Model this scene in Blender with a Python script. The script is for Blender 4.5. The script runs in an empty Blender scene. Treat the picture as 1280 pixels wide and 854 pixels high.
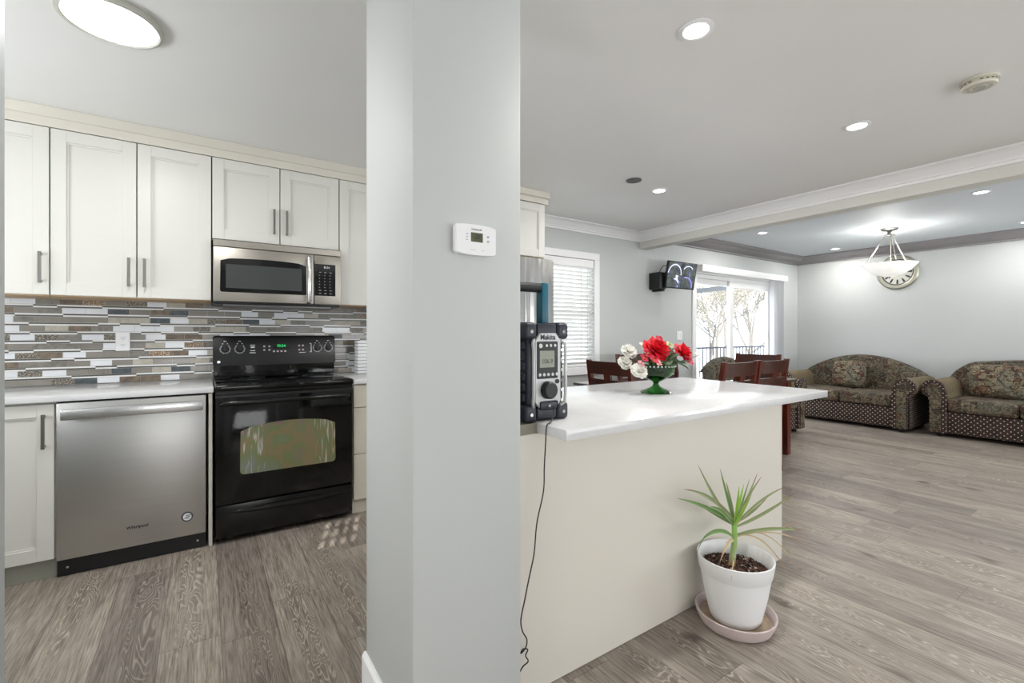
import bpy, bmesh, math, random
from mathutils import Vector, Matrix
random.seed(7)
S = bpy.context.scene
COL = S.collection
PI = math.pi

# ------------------------------------------------------------------ camera, world, sun, exposure
cam = bpy.data.objects.new('camera', bpy.data.cameras.new('camera'))
COL.objects.link(cam)
cam.data.sensor_width = 36; cam.data.lens = 575/1280*36
cam.data.shift_y = -9.5/1280
cam.data.clip_start = .02
YAW = math.atan(385/575)
cam.location = (0, 0, 1.218); cam.rotation_euler = (PI/2, 0, -YAW)
S.camera = cam
S.view_settings.view_transform = 'Standard'; S.view_settings.look = 'None'
S.view_settings.gamma = 1; S.view_settings.use_curve_mapping = False
S.view_settings.exposure = 0.04
w = bpy.data.worlds.new('world'); S.world = w; w.use_nodes = True
bg = w.node_tree.nodes['Background']; bg.inputs[0].default_value = (.86, .93, 1, 1); bg.inputs[1].default_value = 3.2
sun = bpy.data.objects.new('sun', bpy.data.lights.new('sun', 'SUN')); COL.objects.link(sun)
sun.data.energy = 9; sun.data.angle = .002; sun.data.color = (1, .96, .9)
sun.rotation_euler = Vector((.35, 1, -.352)).to_track_quat('-Z', 'Y').to_euler()

def area(name, loc, target, sx, sy, power, color=(1, 1, 1), spread=PI, shape='RECTANGLE'):
    o = bpy.data.objects.new(name, bpy.data.lights.new(name, 'AREA')); COL.objects.link(o)
    d = o.data; d.shape = shape; d.size = sx; d.size_y = sy; d.energy = power; d.color = color; d.spread = spread
    o.location = loc; o.rotation_euler = (Vector(target)-Vector(loc)).to_track_quat('-Z', 'Y').to_euler()
    return o
# unseen fill lamps added along the wall behind the camera and the kitchen's side wall;
# tilted up to brighten the ceilings
area('fill_south', (2.2, -2.9, 1.2), (2.2, .3, 2.8), 3.0, 1.6, 84, (.97, .98, 1))
area('fill_hall', (-.55, -2.9, 1.2), (-.55, .3, 2.9), 1.4, 1.6, 26, (.98, .99, 1))
area('fill_living', (6.6, -2.9, 1.2), (6.6, .3, 2.1), 2.4, 1.6, 120, (.92, .97, 1))
area('fill_kitchen', (-1.95, 2.3, 1.5), (.3, 2.3, 3.2), 1.1, 1.0, 34, (.96, .98, 1))
area('daylight_entry', (-2.0, .15, 1.35), (1.0, 1.1, 1.5), .9, 1.5, 26, (1, .985, .96))
p_ = area('daylight_door', (6.48, 3.87, 1.05), (6.48, 0, 1.05), 2.0, 2.0, 1)
p_.data.cycles.is_portal = True

# ------------------------------------------------------------------ materials
def lin(c):
    c = c/255.0
    return c/12.92 if c <= .04045 else ((c+.055)/1.055)**2.4
def rgb(r, g, b): return (lin(r), lin(g), lin(b), 1)
MATS = {}
def mat(name, col=(128, 128, 128), rough=.5, metal=0, **kw):
    if name in MATS: return MATS[name]
    m = bpy.data.materials.new(name); m.use_nodes = True
    b = m.node_tree.nodes['Principled BSDF']
    b.inputs['Base Color'].default_value = rgb(*col)
    b.inputs['Roughness'].default_value = rough; b.inputs['Metallic'].default_value = metal
    for k, v in kw.items():
        k = k.replace('_', ' ')
        b.inputs[k].default_value = v
    MATS[name] = m
    # gentle procedural variation so that no surface is a flat swatch
    nt = m.node_tree; N = nt.nodes; L = nt.links
    tc = N.new('ShaderNodeTexCoord'); n = N.new('ShaderNodeTexNoise'); n.inputs['Scale'].default_value = 60; n.inputs['Detail'].default_value = 2
    bp = N.new('ShaderNodeBump'); bp.inputs['Strength'].default_value = .02; bp.inputs['Distance'].default_value = .01
    L.new(tc.outputs['Object'], n.inputs['Vector']); L.new(n.outputs['Fac'], bp.inputs['Height']); L.new(bp.outputs['Normal'], b.inputs['Normal'])
    return m
def emit(name, col, strength):
    m = bpy.data.materials.new(name); m.use_nodes = True
    b = m.node_tree.nodes['Principled BSDF']
    b.inputs['Base Color'].default_value = rgb(*col)
    b.inputs['Emission Color'].default_value = rgb(*col); b.inputs['Emission Strength'].default_value = strength
    return m
class NB:
    """small node builder"""
    def __init__(s, m): s.nt = m.node_tree; s.N = s.nt.nodes; s.L = s.nt.links; s.b = s.N['Principled BSDF']
    def n(s, t, **kw):
        x = s.N.new(t)
        for k, v in kw.items(): setattr(x, k, v)
        return x
    def val(s, sock, v):
        if isinstance(v, (int, float, tuple)): sock.default_value = v
        else: s.L.new(v, sock)
    def math(s, op, a, b=0., c=None):
        x = s.n('ShaderNodeMath', operation=op); s.val(x.inputs[0], a); s.val(x.inputs[1], b)
        if c is not None: s.val(x.inputs[2], c)
        return x.outputs[0]
    def mix(s, f, a, b, mode='MIX'):
        x = s.n('ShaderNodeMix', data_type='RGBA', blend_type=mode); s.val(x.inputs[0], f); s.val(x.inputs[6], a); s.val(x.inputs[7], b)
        return x.outputs[2]
    def ramp(s, f, stops, interp='LINEAR'):
        x = s.n('ShaderNodeValToRGB'); s.L.new(f, x.inputs[0]); e = x.color_ramp; e.interpolation = interp
        while len(e.elements) < len(stops): e.elements.new(.5)
        for i, (p, c) in enumerate(stops): e.elements[i].position = p; e.elements[i].color = c
        return x.outputs[0]
    def noise(s, vec, scale, detail=3, rough=.5, dist=0):
        x = s.n('ShaderNodeTexNoise'); s.L.new(vec, x.inputs['Vector']); x.inputs['Scale'].default_value = scale
        x.inputs['Detail'].default_value = detail; x.inputs['Roughness'].default_value = rough; x.inputs['Distortion'].default_value = dist
        return x.outputs['Fac']
    def comb(s, x, y, z):
        c = s.n('ShaderNodeCombineXYZ'); s.val(c.inputs[0], x); s.val(c.inputs[1], y); s.val(c.inputs[2], z); return c.outputs[0]
    def obj(s):
        t = s.n('ShaderNodeTexCoord'); x = s.n('ShaderNodeSeparateXYZ'); s.L.new(t.outputs['Object'], x.inputs[0]); return t.outputs['Object'], x.outputs
    def bump(s, h, strength=.3, dist=.01):
        x = s.n('ShaderNodeBump'); x.inputs['Strength'].default_value = strength; x.inputs['Distance'].default_value = dist
        s.L.new(h, x.inputs['Height']); s.L.new(x.outputs[0], s.b.inputs['Normal'])
def newmat(name, rough=.5, metal=0):
    m = bpy.data.materials.new(name); m.use_nodes = True; b = NB(m)
    b.b.inputs['Roughness'].default_value = rough; b.b.inputs['Metallic'].default_value = metal
    MATS[name] = m; return m, b

def make_floor():
    m, b = newmat('vinyl_planks', .36)
    o, xyz = b.obj()
    W = .2; LEN = 1.22
    px = b.math('DIVIDE', b.math('SUBTRACT', xyz[0], .057), W)
    ci = b.math('FLOOR', px); fx = b.math('FRACT', px)
    wn = b.n('ShaderNodeTexWhiteNoise', noise_dimensions='1D'); b.L.new(ci, wn.inputs['W'])
    py = b.math('ADD', b.math('DIVIDE', xyz[1], LEN), b.math('MULTIPLY', wn.outputs['Value'], 7.3))
    ri = b.math('FLOOR', py); fy = b.math('FRACT', py)
    wn2 = b.n('ShaderNodeTexWhiteNoise', noise_dimensions='2D'); b.L.new(b.comb(ci, ri, 0.), wn2.inputs['Vector'])
    rnd = wn2.outputs['Value']
    off = b.math('MULTIPLY', rnd, 37.)
    # large swirling figure: rings of a stretched noise field
    v1 = b.comb(b.math('ADD', b.math('MULTIPLY', xyz[0], 6.5), off), b.math('MULTIPLY', xyz[1], 1.1), off)
    n1 = b.noise(v1, 1.2, 3, .5, .35)
    rings = b.math('ABSOLUTE', b.math('SINE', b.math('MULTIPLY', n1, 120.)))
    ringl = b.ramp(rings, [(.1, (1, 1, 1, 1)), (.4, (.3, .3, .3, 1)), (.75, (0, 0, 0, 1))])
    # rings only show in the cathedral zones
    zone = b.ramp(b.noise(v1, .55, 1, .5), [(.42, (0, 0, 0, 1)), (.52, (1, 1, 1, 1))])
    cm = b.ramp(b.math('ABSOLUTE', b.math('SUBTRACT', b.math('ADD', fx, b.math('MULTIPLY', b.math('SUBTRACT', rnd, .5), .3)), .5)), [(.16, (1, 1, 1, 1)), (.30, (0, 0, 0, 1))])
    zone = b.math('MULTIPLY', zone, cm)
    # fine straight grain
    v2 = b.comb(b.math('ADD', b.math('MULTIPLY', xyz[0], 170.), off), b.math('MULTIPLY', xyz[1], 7.), off)
    fine = b.noise(v2, 1.0, 4, .65)
    v3 = b.comb(b.math('ADD', b.math('MULTIPLY', xyz[0], 14.), off), b.math('MULTIPLY', xyz[1], 1.5), off)
    broad = b.noise(v3, 1.0, 3, .6)
    base = b.ramp(broad, [(.28, rgb(98, 89, 80)), (.5, rgb(144, 134, 123)), (.72, rgb(182, 172, 160))])
    base = b.mix(.55, base, b.ramp(fine, [(.34, rgb(88, 79, 72)), (.66, rgb(194, 184, 172))]))
    base = b.mix(b.math('MULTIPLY', zone, .4), base, rgb(98, 88, 78))
    base = b.mix(b.math('MULTIPLY', b.math('MULTIPLY', ringl, zone), .65), base, rgb(206, 196, 182))
    tone = b.ramp(rnd, [(0, (.74, .73, .74, 1)), (.5, (.95, .95, .95, 1)), (1, (1.13, 1.12, 1.1, 1))])
    base = b.mix(1., base, tone, 'MULTIPLY')
    knot = b.ramp(b.noise(b.comb(b.math('ADD', b.math('MULTIPLY', xyz[0], 2.), off), xyz[1], off), 4.2, 1, .5), [(.2, (.42, .4, .39, 1)), (.31, (1, 1, 1, 1))])
    base = b.mix(1., base, knot, 'MULTIPLY')
    ex = b.math('MINIMUM', fx, b.math('SUBTRACT', 1., fx)); ey = b.math('MINIMUM', fy, b.math('SUBTRACT', 1., fy))
    seam = b.math('MAXIMUM', b.math('LESS_THAN', ex, .008), b.math('LESS_THAN', ey, .0012))
    base = b.mix(b.math('MULTIPLY', seam, .5), base, rgb(60, 54, 48))
    b.L.new(base, b.b.inputs['Base Color'])
    b.bump(fine, .12, .004)
    return m
M_FLOOR = make_floor()

def paint(name, col, rough=.6):
    m, b = newmat(name, rough)
    o, xyz = b.obj()
    n = b.noise(o, 1.3, 2)
    c = rgb(*col)
    b.L.new(b.ramp(n, [(.3, tuple(x*.985 for x in c[:3])+(1,)), (.7, tuple(min(1, x*1.015) for x in c[:3])+(1,))]), b.b.inputs['Base Color'])
    b.bump(b.noise(o, 160, 2), .03, .002)
    return m
M_WALL = paint('wall_paint_grey', (194, 197, 196))
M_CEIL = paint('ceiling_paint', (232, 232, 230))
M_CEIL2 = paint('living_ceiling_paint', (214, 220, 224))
M_TRIM = paint('white_trim_paint', (243, 243, 243), .35)
M_DTRIM = paint('mauve_grey_crown_paint', (138, 134, 136), .5)
M_CAB = paint('cabinet_white_paint', (216, 215, 209), .35)
M_CABT = paint('cabinet_cream_trim', (218, 213, 202), .4)
M_PANEL = paint('island_cream_panel', (222, 217, 207), .4)
M_BEAM = paint('beam_paint', (214, 213, 206))
M_WOODRAW = mat('raw_maple', (186, 158, 122), .5)
M_NICKEL = mat('brushed_nickel', (150, 148, 145), .3, 1)
M_CHROME = mat('chrome', (225, 225, 225), .12, 1)
M_BLACK = mat('black_enamel', (9, 9, 10), .18)
M_BLKPL = mat('black_plastic', (18, 19, 22), .4)
M_BLKGL = mat('black_glass', (5, 6, 6), .06)
M_WHITEPL = mat('white_plastic', (240, 241, 242), .35)
M_INK = mat('white_ink', (225, 228, 230), .5)
M_DINK = mat('dark_ink', (40, 42, 48), .5)
M_GAP = mat('dark_gap', (22, 20, 19), .8)

def make_steel(name, col, rough=.28, horiz=True):
    m, b = newmat(name, rough, 1)
    o, xyz = b.obj()
    v = b.comb(b.math('MULTIPLY', xyz[0], 2. if horiz else 400.), 0., b.math('MULTIPLY', xyz[2], 500. if horiz else 2.))
    n = b.noise(v, 1., 2)
    c = rgb(*col)
    b.L.new(b.ramp(n, [(.2, tuple(x*.9 for x in c[:3])+(1,)), (.8, tuple(x*1.06 for x in c[:3])+(1,))]), b.b.inputs['Base Color'])
    b.L.new(b.math('ADD', b.math('MULTIPLY', n, .12), rough-.05), b.b.inputs['Roughness'])
    b.bump(n, .04, .002)
    return m
M_STEEL = make_steel('stainless_brushed', (200, 199, 197), .36)
M_STEELM = make_steel('stainless_microwave', (168, 163, 155), .38)
M_STEELB = make_steel('stainless_bright', (222, 222, 222), .25)
M_FRIDGE = make_steel('stainless_fridge', (176, 174, 172), .2, False)
_b = NB(M_FRIDGE); _o, _x = _b.obj()
_b.bump(_b.noise(_b.comb(_b.math('MULTIPLY', _x[0], 9.), 0., _b.math('MULTIPLY', _x[2], .8)), 1., 1, .4), .6, .06)

def make_quartz():
    m, b = newmat('white_quartz', .16)
    o, xyz = b.obj()
    n = b.noise(o, 2.2, 5, .6, 1.5)
    b.L.new(b.ramp(n, [(.40, rgb(220, 221, 222)), (.5, rgb(216, 217, 218)), (.56, rgb(221, 222, 223))]), b.b.inputs['Base Color'])
    return m
M_QUARTZ = make_quartz()

def make_wood(name, dark, light, axis=2):
    m, b = newmat(name, .3)
    o, xyz = b.obj()
    s = [40., 40., 40.]; s[axis] = 4.
    n = b.noise(b.comb(b.math('MULTIPLY', xyz[0], s[0]), b.math('MULTIPLY', xyz[1], s[1]), b.math('MULTIPLY', xyz[2], s[2])), 1., 4, .6)
    b.L.new(b.ramp(n, [(.25, rgb(*dark)), (.75, rgb(*light))]), b.b.inputs['Base Color'])
    return m
M_CHERRY = make_wood('cherry_wood', (50, 18, 12), (104, 40, 24))
M_CHERRYH = make_wood('cherry_wood_rail', (46, 22, 15), (76, 36, 24), 0)
M_TABLE = make_wood('espresso_table_top', (46, 26, 22), (70, 40, 34), 0)
MATS['espresso_table_top'].node_tree.nodes['Principled BSDF'].inputs['Roughness'].default_value = .07
MATS['espresso_table_top'].node_tree.nodes['Principled BSDF'].inputs['Coat Weight'].default_value = 1

def tilemat(name, c1, c2, scale=25, rough=.35, spots=None):
    m, b = newmat(name, rough)
    o, xyz = b.obj()
    n = b.noise(o, scale, 5, .65, .4)
    col = b.ramp(n, [(.32, rgb(*c1)), (.68, rgb(*c2))])
    if spots:
        n2 = b.noise(o, scale*5, 2, .6)
        col = b.mix(b.ramp(n2, [(.5, (0, 0, 0, 1)), (.58, (1, 1, 1, 1))]), col, rgb(*spots))
    b.L.new(col, b.b.inputs['Base Color'])
    return m
TILES = [
 (tilemat('tile_taupe_glass', (138, 133, 126), (150, 146, 140), 4, .12), 24),
 (tilemat('tile_grey_stone', (112, 110, 104), (146, 142, 134), 30), 14),
 (tilemat('tile_pale_travertine', (168, 164, 152), (196, 190, 178), 22), 15),
 (tilemat('tile_white_glass', (226, 230, 236), (236, 238, 242), 4, .1), 19),
 (tilemat('tile_slate_blue', (66, 76, 82), (92, 100, 104), 30), 6),
 (tilemat('tile_brown_marble', (96, 86, 76), (140, 124, 106), 26), 10),
 (tilemat('tile_speckled_granite', (70, 66, 60), (110, 104, 94), 30, .3, (170, 164, 150)), 7),
 (tilemat('tile_rust_stone', (110, 84, 60), (150, 122, 92), 30, .35, (196, 184, 168)), 4)]
M_GROUT = mat('grout', (196, 193, 186), .8)
M_THINW = mat('tile_thin_white', (240, 241, 242), .15)
M_THING = mat('tile_thin_grey', (100, 98, 94), .2)

def make_floral(name, shift=0., bright=.72):
    m, b = newmat(name, .85)
    t = b.n('ShaderNodeTexCoord'); mp = b.n('ShaderNodeMapping'); b.L.new(t.outputs['Object'], mp.inputs[0]); mp.inputs['Location'].default_value = (shift, shift*.7, shift*.3)
    o = mp.outputs[0]
    warp = b.n('ShaderNodeTexNoise'); b.L.new(o, warp.inputs['Vector']); warp.inputs['Scale'].default_value = 9; warp.inputs['Detail'].default_value = 2
    wv = b.n('ShaderNodeVectorMath', operation='MULTIPLY_ADD'); b.L.new(warp.outputs['Color'], wv.inputs[0]); wv.inputs[1].default_value = (.16, .16, .16); b.L.new(o, wv.inputs[2])
    vo = b.n('ShaderNodeTexVoronoi'); b.L.new(wv.outputs[0], vo.inputs['Vector']); vo.inputs['Scale'].default_value = 10.5
    d = vo.outputs['Distance']
    rings = b.math('FRACT', b.math('MULTIPLY', d, 2.6))
    sel = b.n('ShaderNodeSeparateXYZ'); b.L.new(vo.outputs['Color'], sel.inputs[0])
    flower = b.ramp(sel.outputs[0], [(0, rgb(112, 102, 82)), (.3, rgb(84, 50, 40)), (.45, rgb(136, 124, 102)), (.65, rgb(70, 66, 54)), (.78, rgb(108, 108, 96)), (.9, rgb(104, 74, 56))], 'CONSTANT')
    ground = b.ramp(b.noise(o, 16, 3, .6, 1.2), [(.35, rgb(34, 26, 22)), (.47, rgb(58, 44, 34)), (.52, rgb(106, 92, 68)), (.6, rgb(64, 58, 44)), (.72, rgb(78, 44, 36))])
    c = b.mix(b.ramp(rings, [(.2, (0, 0, 0, 1)), (.45, (.9, .9, .9, 1)), (.8, (.9, .9, .9, 1)), (.95, (0, 0, 0, 1))]), ground, flower)
    c = b.mix(b.ramp(rings, [(.12, (0, 0, 0, 1)), (.2, (.85, .85, .85, 1)), (.3, (0, 0, 0, 1))]), c, rgb(158, 148, 124))
    c = b.mix(b.ramp(rings, [(.72, (0, 0, 0, 1)), (.8, (.8, .8, .8, 1)), (.9, (0, 0, 0, 1))]), c, rgb(30, 24, 22))
    fine = b.noise(o, 45, 2, .6)
    c = b.mix(.55, c, b.ramp(fine, [(.38, (.3, .3, .3, 1)), (.65, (1.2, 1.18, 1.12, 1))]), 'MULTIPLY')
    c = b.mix(1., c, (bright, bright, bright, 1), 'MULTIPLY')
    b.L.new(c, b.b.inputs['Base Color']); b.bump(fine, .2, .004)
    return m
M_FLORAL = make_floral('floral_tapestry'); M_FLORAL2 = make_floral('floral_tapestry_cushion', 3.3, .88); M_FLORAL3 = make_floral('floral_tapestry_pillow', 7.9, 1.2)
def make_dots(name, base, base2, dot, pitch=.052, r=.15):
    m, b = newmat(name, .85)
    o, xyz = b.obj()
    u = b.math('DIVIDE', b.math('ADD', xyz[0], xyz[1]), pitch); v = b.math('DIVIDE', xyz[2], pitch)
    a = b.math('ADD', u, v); c = b.math('SUBTRACT', u, v)
    fa = b.math('SUBTRACT', b.math('FRACT', a), .5); fc = b.math('SUBTRACT', b.math('FRACT', c), .5)
    d = b.math('SQRT', b.math('ADD', b.math('MULTIPLY', fa, fa), b.math('MULTIPLY', fc, fc)))
    msk = b.math('LESS_THAN', d, r)
    n = b.noise(o, 14, 3)
    bc = b.ramp(n, [(.35, rgb(*base)), (.65, rgb(*base2))])
    b.L.new(b.mix(msk, bc, rgb(*dot)), b.b.inputs['Base Color'])
    return m
M_DOTS = make_dots('dotted_brown_fabric', (38, 27, 24), (62, 42, 36), (205, 196, 180))
M_TAN = make_dots('tan_woven_fabric', (104, 92, 68), (118, 104, 78), (78, 66, 46), .022, .22)

# ------------------------------------------------------------------ mesh helpers
def BM(): return bmesh.new()
def box(bm, x0, x1, y0, y1, z0, z1, bev=0, seg=1, mi=0):
    r = bmesh.ops.create_cube(bm, size=1); vs = r['verts']
    for v in vs: v.co = Vector(((x0+x1)/2+v.co.x*(x1-x0), (y0+y1)/2+v.co.y*(y1-y0), (z0+z1)/2+v.co.z*(z1-z0)))
    fs = set(f for v in vs for f in v.link_faces)
    for f in fs: f.material_index = mi
    if bev:
        es = list(set(e for v in vs for e in v.link_edges))
        res = bmesh.ops.bevel(bm, geom=es, offset=bev, segments=seg, affect='EDGES', profile=.5)
        for f in res['faces']: f.material_index = mi
    return bm
def B(*a, **k): return box(BM(), *a, **k)
def frame_axes(d):
    d = d.normalized(); up = Vector((0, 0, 1)) if abs(d.z) < .95 else Vector((1, 0, 0))
    a = d.cross(up).normalized(); return a, d.cross(a).normalized()
def tube(bm, pts, r, n=8, cap=True, flat=1.0):
    pts = [Vector(p) for p in pts]; rs = r if isinstance(r, (list, tuple)) else [r]*len(pts)
    rings = []; a = None
    for i, p in enumerate(pts):
        d = (pts[min(i+1, len(pts)-1)]-pts[max(i-1, 0)]).normalized()
        if a is None: a, c = frame_axes(d)
        else:
            a = (a-d*a.dot(d)).normalized(); c = d.cross(a)
        rings.append([bm.verts.new(p+(a*math.cos(t)+c*math.sin(t)*flat)*rs[i]) for t in [2*PI*k/n for k in range(n)]])
    for q, s in zip(rings, rings[1:]):
        for k in range(n): bm.faces.new((q[k], q[(k+1) % n], s[(k+1) % n], s[k]))
    if cap: bm.faces.new(rings[0][::-1]); bm.faces.new(rings[-1])
    return bm
def lathe(bm, prof, n=32, c=(0, 0, 0), flute=0, nf=0):
    c = Vector(c); rings = []
    for r, z in prof:
        if r < 1e-5: rings.append([bm.verts.new(c+Vector((0, 0, z)))]); continue
        ring = []
        for k in range(n):
            t = 2*PI*k/n; rr = r*(1+flute*abs(math.sin(nf*t/2))) if flute else r
            ring.append(bm.verts.new(c+Vector((rr*math.cos(t), rr*math.sin(t), z))))
        rings.append(ring)
    for q, s in zip(rings, rings[1:]):
        if len(q) == 1 and len(s) == 1: continue
        for k in range(n):
            if len(q) == 1: bm.faces.new((q[0], s[(k+1) % n], s[k]))
            elif len(s) == 1: bm.faces.new((q[k], q[(k+1) % n], s[0]))
            else: bm.faces.new((q[k], q[(k+1) % n], s[(k+1) % n], s[k]))
    return bm
def prism(bm, poly, ax, a0, a1, mi=0):
    """polygon (u,v) extruded along axis ax ('x': u=y,v=z; 'y': u=x,v=z; 'z': u=x,v=y)"""
    def P(u, v, t): return {'x': (t, u, v), 'y': (u, t, v), 'z': (u, v, t)}[ax]
    A = [bm.verts.new(P(u, v, a0)) for u, v in poly]; Bv = [bm.verts.new(P(u, v, a1)) for u, v in poly]
    fs = [bm.faces.new(A), bm.faces.new(Bv[::-1])]
    for i in range(len(poly)):
        j = (i+1) % len(poly); fs.append(bm.faces.new((A[i], Bv[i], Bv[j], A[j])))
    for f in fs: f.material_index = mi
    return bm
def sphere(bm, c, r, sx=1, sy=1, sz=1, u=12, v=8):
    res = bmesh.ops.create_uvsphere(bm, u_segments=u, v_segments=v, radius=r)
    for x in res['verts']: x.co = Vector((c[0]+x.co.x*sx, c[1]+x.co.y*sy, c[2]+x.co.z*sz))
    return bm
def smooth_angle(me, ang=35):
    for p in me.polygons: p.use_smooth = True
    try: me.set_sharp_from_angle(angle=math.radians(ang))
    except Exception: pass
def ob(name, bm, m, parent=None, smooth=True, loc=None):
    bmesh.ops.recalc_face_normals(bm, faces=bm.faces[:])
    me = bpy.data.meshes.new(name); bm.to_mesh(me); bm.free()
    for x in (m if isinstance(m, (list, tuple)) else [m]): me.materials.append(x)
    if smooth: smooth_angle(me)
    o = bpy.data.objects.new(name, me); COL.objects.link(o)
    if parent: o.parent = parent
    if loc: o.location = loc
    return o
def tag(o, label, cat, group=None, kind=None):
    o['label'] = label; o['category'] = cat
    if group: o['group'] = group
    if kind: o['kind'] = kind
    return o
def struct(name, bm, m, smooth=True):
    o = ob(name, bm, m, None, smooth); o['kind'] = 'structure'; return o
def empty(name, label, cat, loc=(0, 0, 0), rz=0, group=None):
    o = bpy.data.objects.new(name, None); COL.objects.link(o); o.location = loc; o.rotation_euler = (0, 0, rz); o.empty_display_size = .1
    return tag(o, label, cat, group)
def copy_tree(o, parent=None):
    c = o.copy(); COL.objects.link(c)
    if parent: c.parent = parent
    for ch in list(o.children): copy_tree(ch, c)
    return c
def text(name, s, size, m, parent, loc, rot=(PI/2, 0, 0), ext=.0004, bold=0, sx=1):
    """lettering as a real mesh; centred at loc"""
    cu = bpy.data.curves.new(name, 'FONT'); cu.body = s; cu.size = size; cu.extrude = ext; cu.offset = bold; cu.align_x = 'CENTER'; cu.align_y = 'CENTER'
    t = bpy.data.objects.new(name, cu); COL.objects.link(t)
    dg = bpy.context.evaluated_depsgraph_get(); me = bpy.data.meshes.new_from_object(t.evaluated_get(dg))
    COL.objects.unlink(t); bpy.data.objects.remove(t)
    me.materials.clear(); me.materials.append(m)
    for v in me.vertices: v.co.x *= sx
    o = bpy.data.objects.new(name, me); COL.objects.link(o); o.parent = parent; o.location = loc; o.rotation_euler = rot
    return o

# ------------------------------------------------------------------ room shell
H = 2.42; HL = 2.48; NW = 3.743; FE = 8.26
struct('floor', B(-2.2, FE+.1, -3.1, 3.9, -.1, 0), M_FLOOR, False)
struct('ceiling', B(-2.2, 4.42, -3.1, 3.9, H, H+.12), M_CEIL, False)
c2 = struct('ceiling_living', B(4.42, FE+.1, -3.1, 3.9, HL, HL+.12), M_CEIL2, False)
# north wall with window and sliding door openings
WX0, WX1, WZ0, WZ1 = 2.62, 3.60, .86, 2.035
DX0, DX1, DZ1 = 5.46, 7.50, 2.03
bm = BM()
T = .14
for a in ((-2.2, WX0, 0, 2.7), (WX0, WX1, 0, WZ0), (WX0, WX1, WZ1, 2.7), (WX1, DX0, 0, 2.7), (DX0, DX1, DZ1, 2.7), (DX1, FE+.1, 0, 2.7)):
    box(bm, a[0], a[1], NW, NW+T, a[2], a[3])
struct('wall_north', bm, M_WALL, False)
struct('wall_east', B(FE, FE+.1, -3.1, NW, 0, 2.7), M_WALL, False)
# south wall behind the camera: closed but for a slot added to let in the sun patch
bm = BM()
segs = [(-2.2, -1.55, 0, 2.5), (-1.55, -1.27, 0, 2.03), (-1.55, -1.27, 2.19, 2.5), (-1.27, FE+.1, 0, 2.7)]
for a in segs: box(bm, a[0], a[1], -3.1, -3.0, a[2], a[3])
struct('wall_south', bm, M_WALL, False)
bm = BM()
for k in range(5): box(bm, -1.535+.06*k, -1.51+.06*k, -3.07, -3.05, 2.03, 2.19)
box(bm, -1.55, -1.27, -3.07, -3.05, 2.085, 2.095); box(bm, -1.55, -1.27, -3.07, -3.05, 2.135, 2.143)
struct('sun_slot_bars', bm, M_TRIM, False)  # unseen bars added in the slot to split the sun patch into stripes
struct('wall_west', B(-2.2, -2.1, -3.0, NW, 0, 2.5), M_WALL, False)
# the pillar and the stub opposite it
PX0, PX1, PY0, PY1 = .462, .814, 1.166, 1.59
struct('wall_pillar', B(PX0, PX1, PY0, PY1, 0, H-.001, .006, 2), M_WALL)
struct('wall_stub', B(-2.1, -.395, PY0, PY1, 0, H-.001, .006, 2), M_WALL)
bm = BM(); prism(bm, [(PX0, 0), (PX0-.014, 0), (PX0-.014, .118), (PX0-.006, .13), (PX0, .13)], 'y', PY0-.002, PY1+.002)
struct('baseboard_pillar', bm, M_TRIM, False)
# beam between dining room and living room
struct('trim_1', B(4.35, 4.49, -3.0, NW, 2.24, HL+.05, .003), M_BEAM)

def sweep(path, prof, z, closed=False):
    """profile [(out, dz)] swept along xy path; 'out' is to the left of travel"""
    bm = BM(); rings = []; n = len(path)
    P = [Vector((p[0], p[1])) for p in path]
    for i in range(n):
        d0 = (P[i]-P[i-1]).normalized() if i else None; d1 = (P[i+1]-P[i]).normalized() if i < n-1 else None
        if d0 is None: d0 = d1
        if d1 is None: d1 = d0
        n0 = Vector((-d0.y, d0.x)); n1 = Vector((-d1.y, d1.x)); m = (n0+n1).normalized(); m = m/max(.2, m.dot(n0))
        rings.append([bm.verts.new((P[i].x+m.x*o, P[i].y+m.y*o, z+dz)) for o, dz in prof])
    for a, b in zip(rings, rings[1:]):
        for k in range(len(prof)): bm.faces.new((a[k], a[(k+1) % len(prof)], b[(k+1) % len(prof)], b[k]))
    bm.faces.new(rings[0]); bm.faces.new(rings[-1][::-1]); return bm
CROWN = [(0, 0), (.1, 0), (.1, -.012), (.09, -.016), (.078, -.022), (.06, -.036), (.045, -.055), (.034, -.066), (.03, -.072), (.03, -.078), (.02, -.082), (.016, -.09), (.016, -.1), (0, -.1)]
# travelling so that the room lies to the left
struct('trim_2', sweep([(4.35, -3.0), (4.35, NW), (2.42, NW)][::1], CROWN, H), M_TRIM)
LC = [(0, 0), (.17, 0), (.17, -.02), (.15, -.026), (.13, -.05), (.09, -.075), (.05, -.09), (.03, -.1), (.03, -.12), (0, -.12)]
struct('trim_3', sweep([(FE, -3.0), (FE, NW), (4.49, NW), (4.49, -3.0)], LC, HL), M_DTRIM)
struct('baseboard_north', B(3.9, DX0-.08, NW-.014, NW, 0, .12, .004), M_TRIM)
struct('baseboard_east', B(FE-.014, FE, -2.9, NW-.02, 0, .12, .004), M_TRIM)

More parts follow.
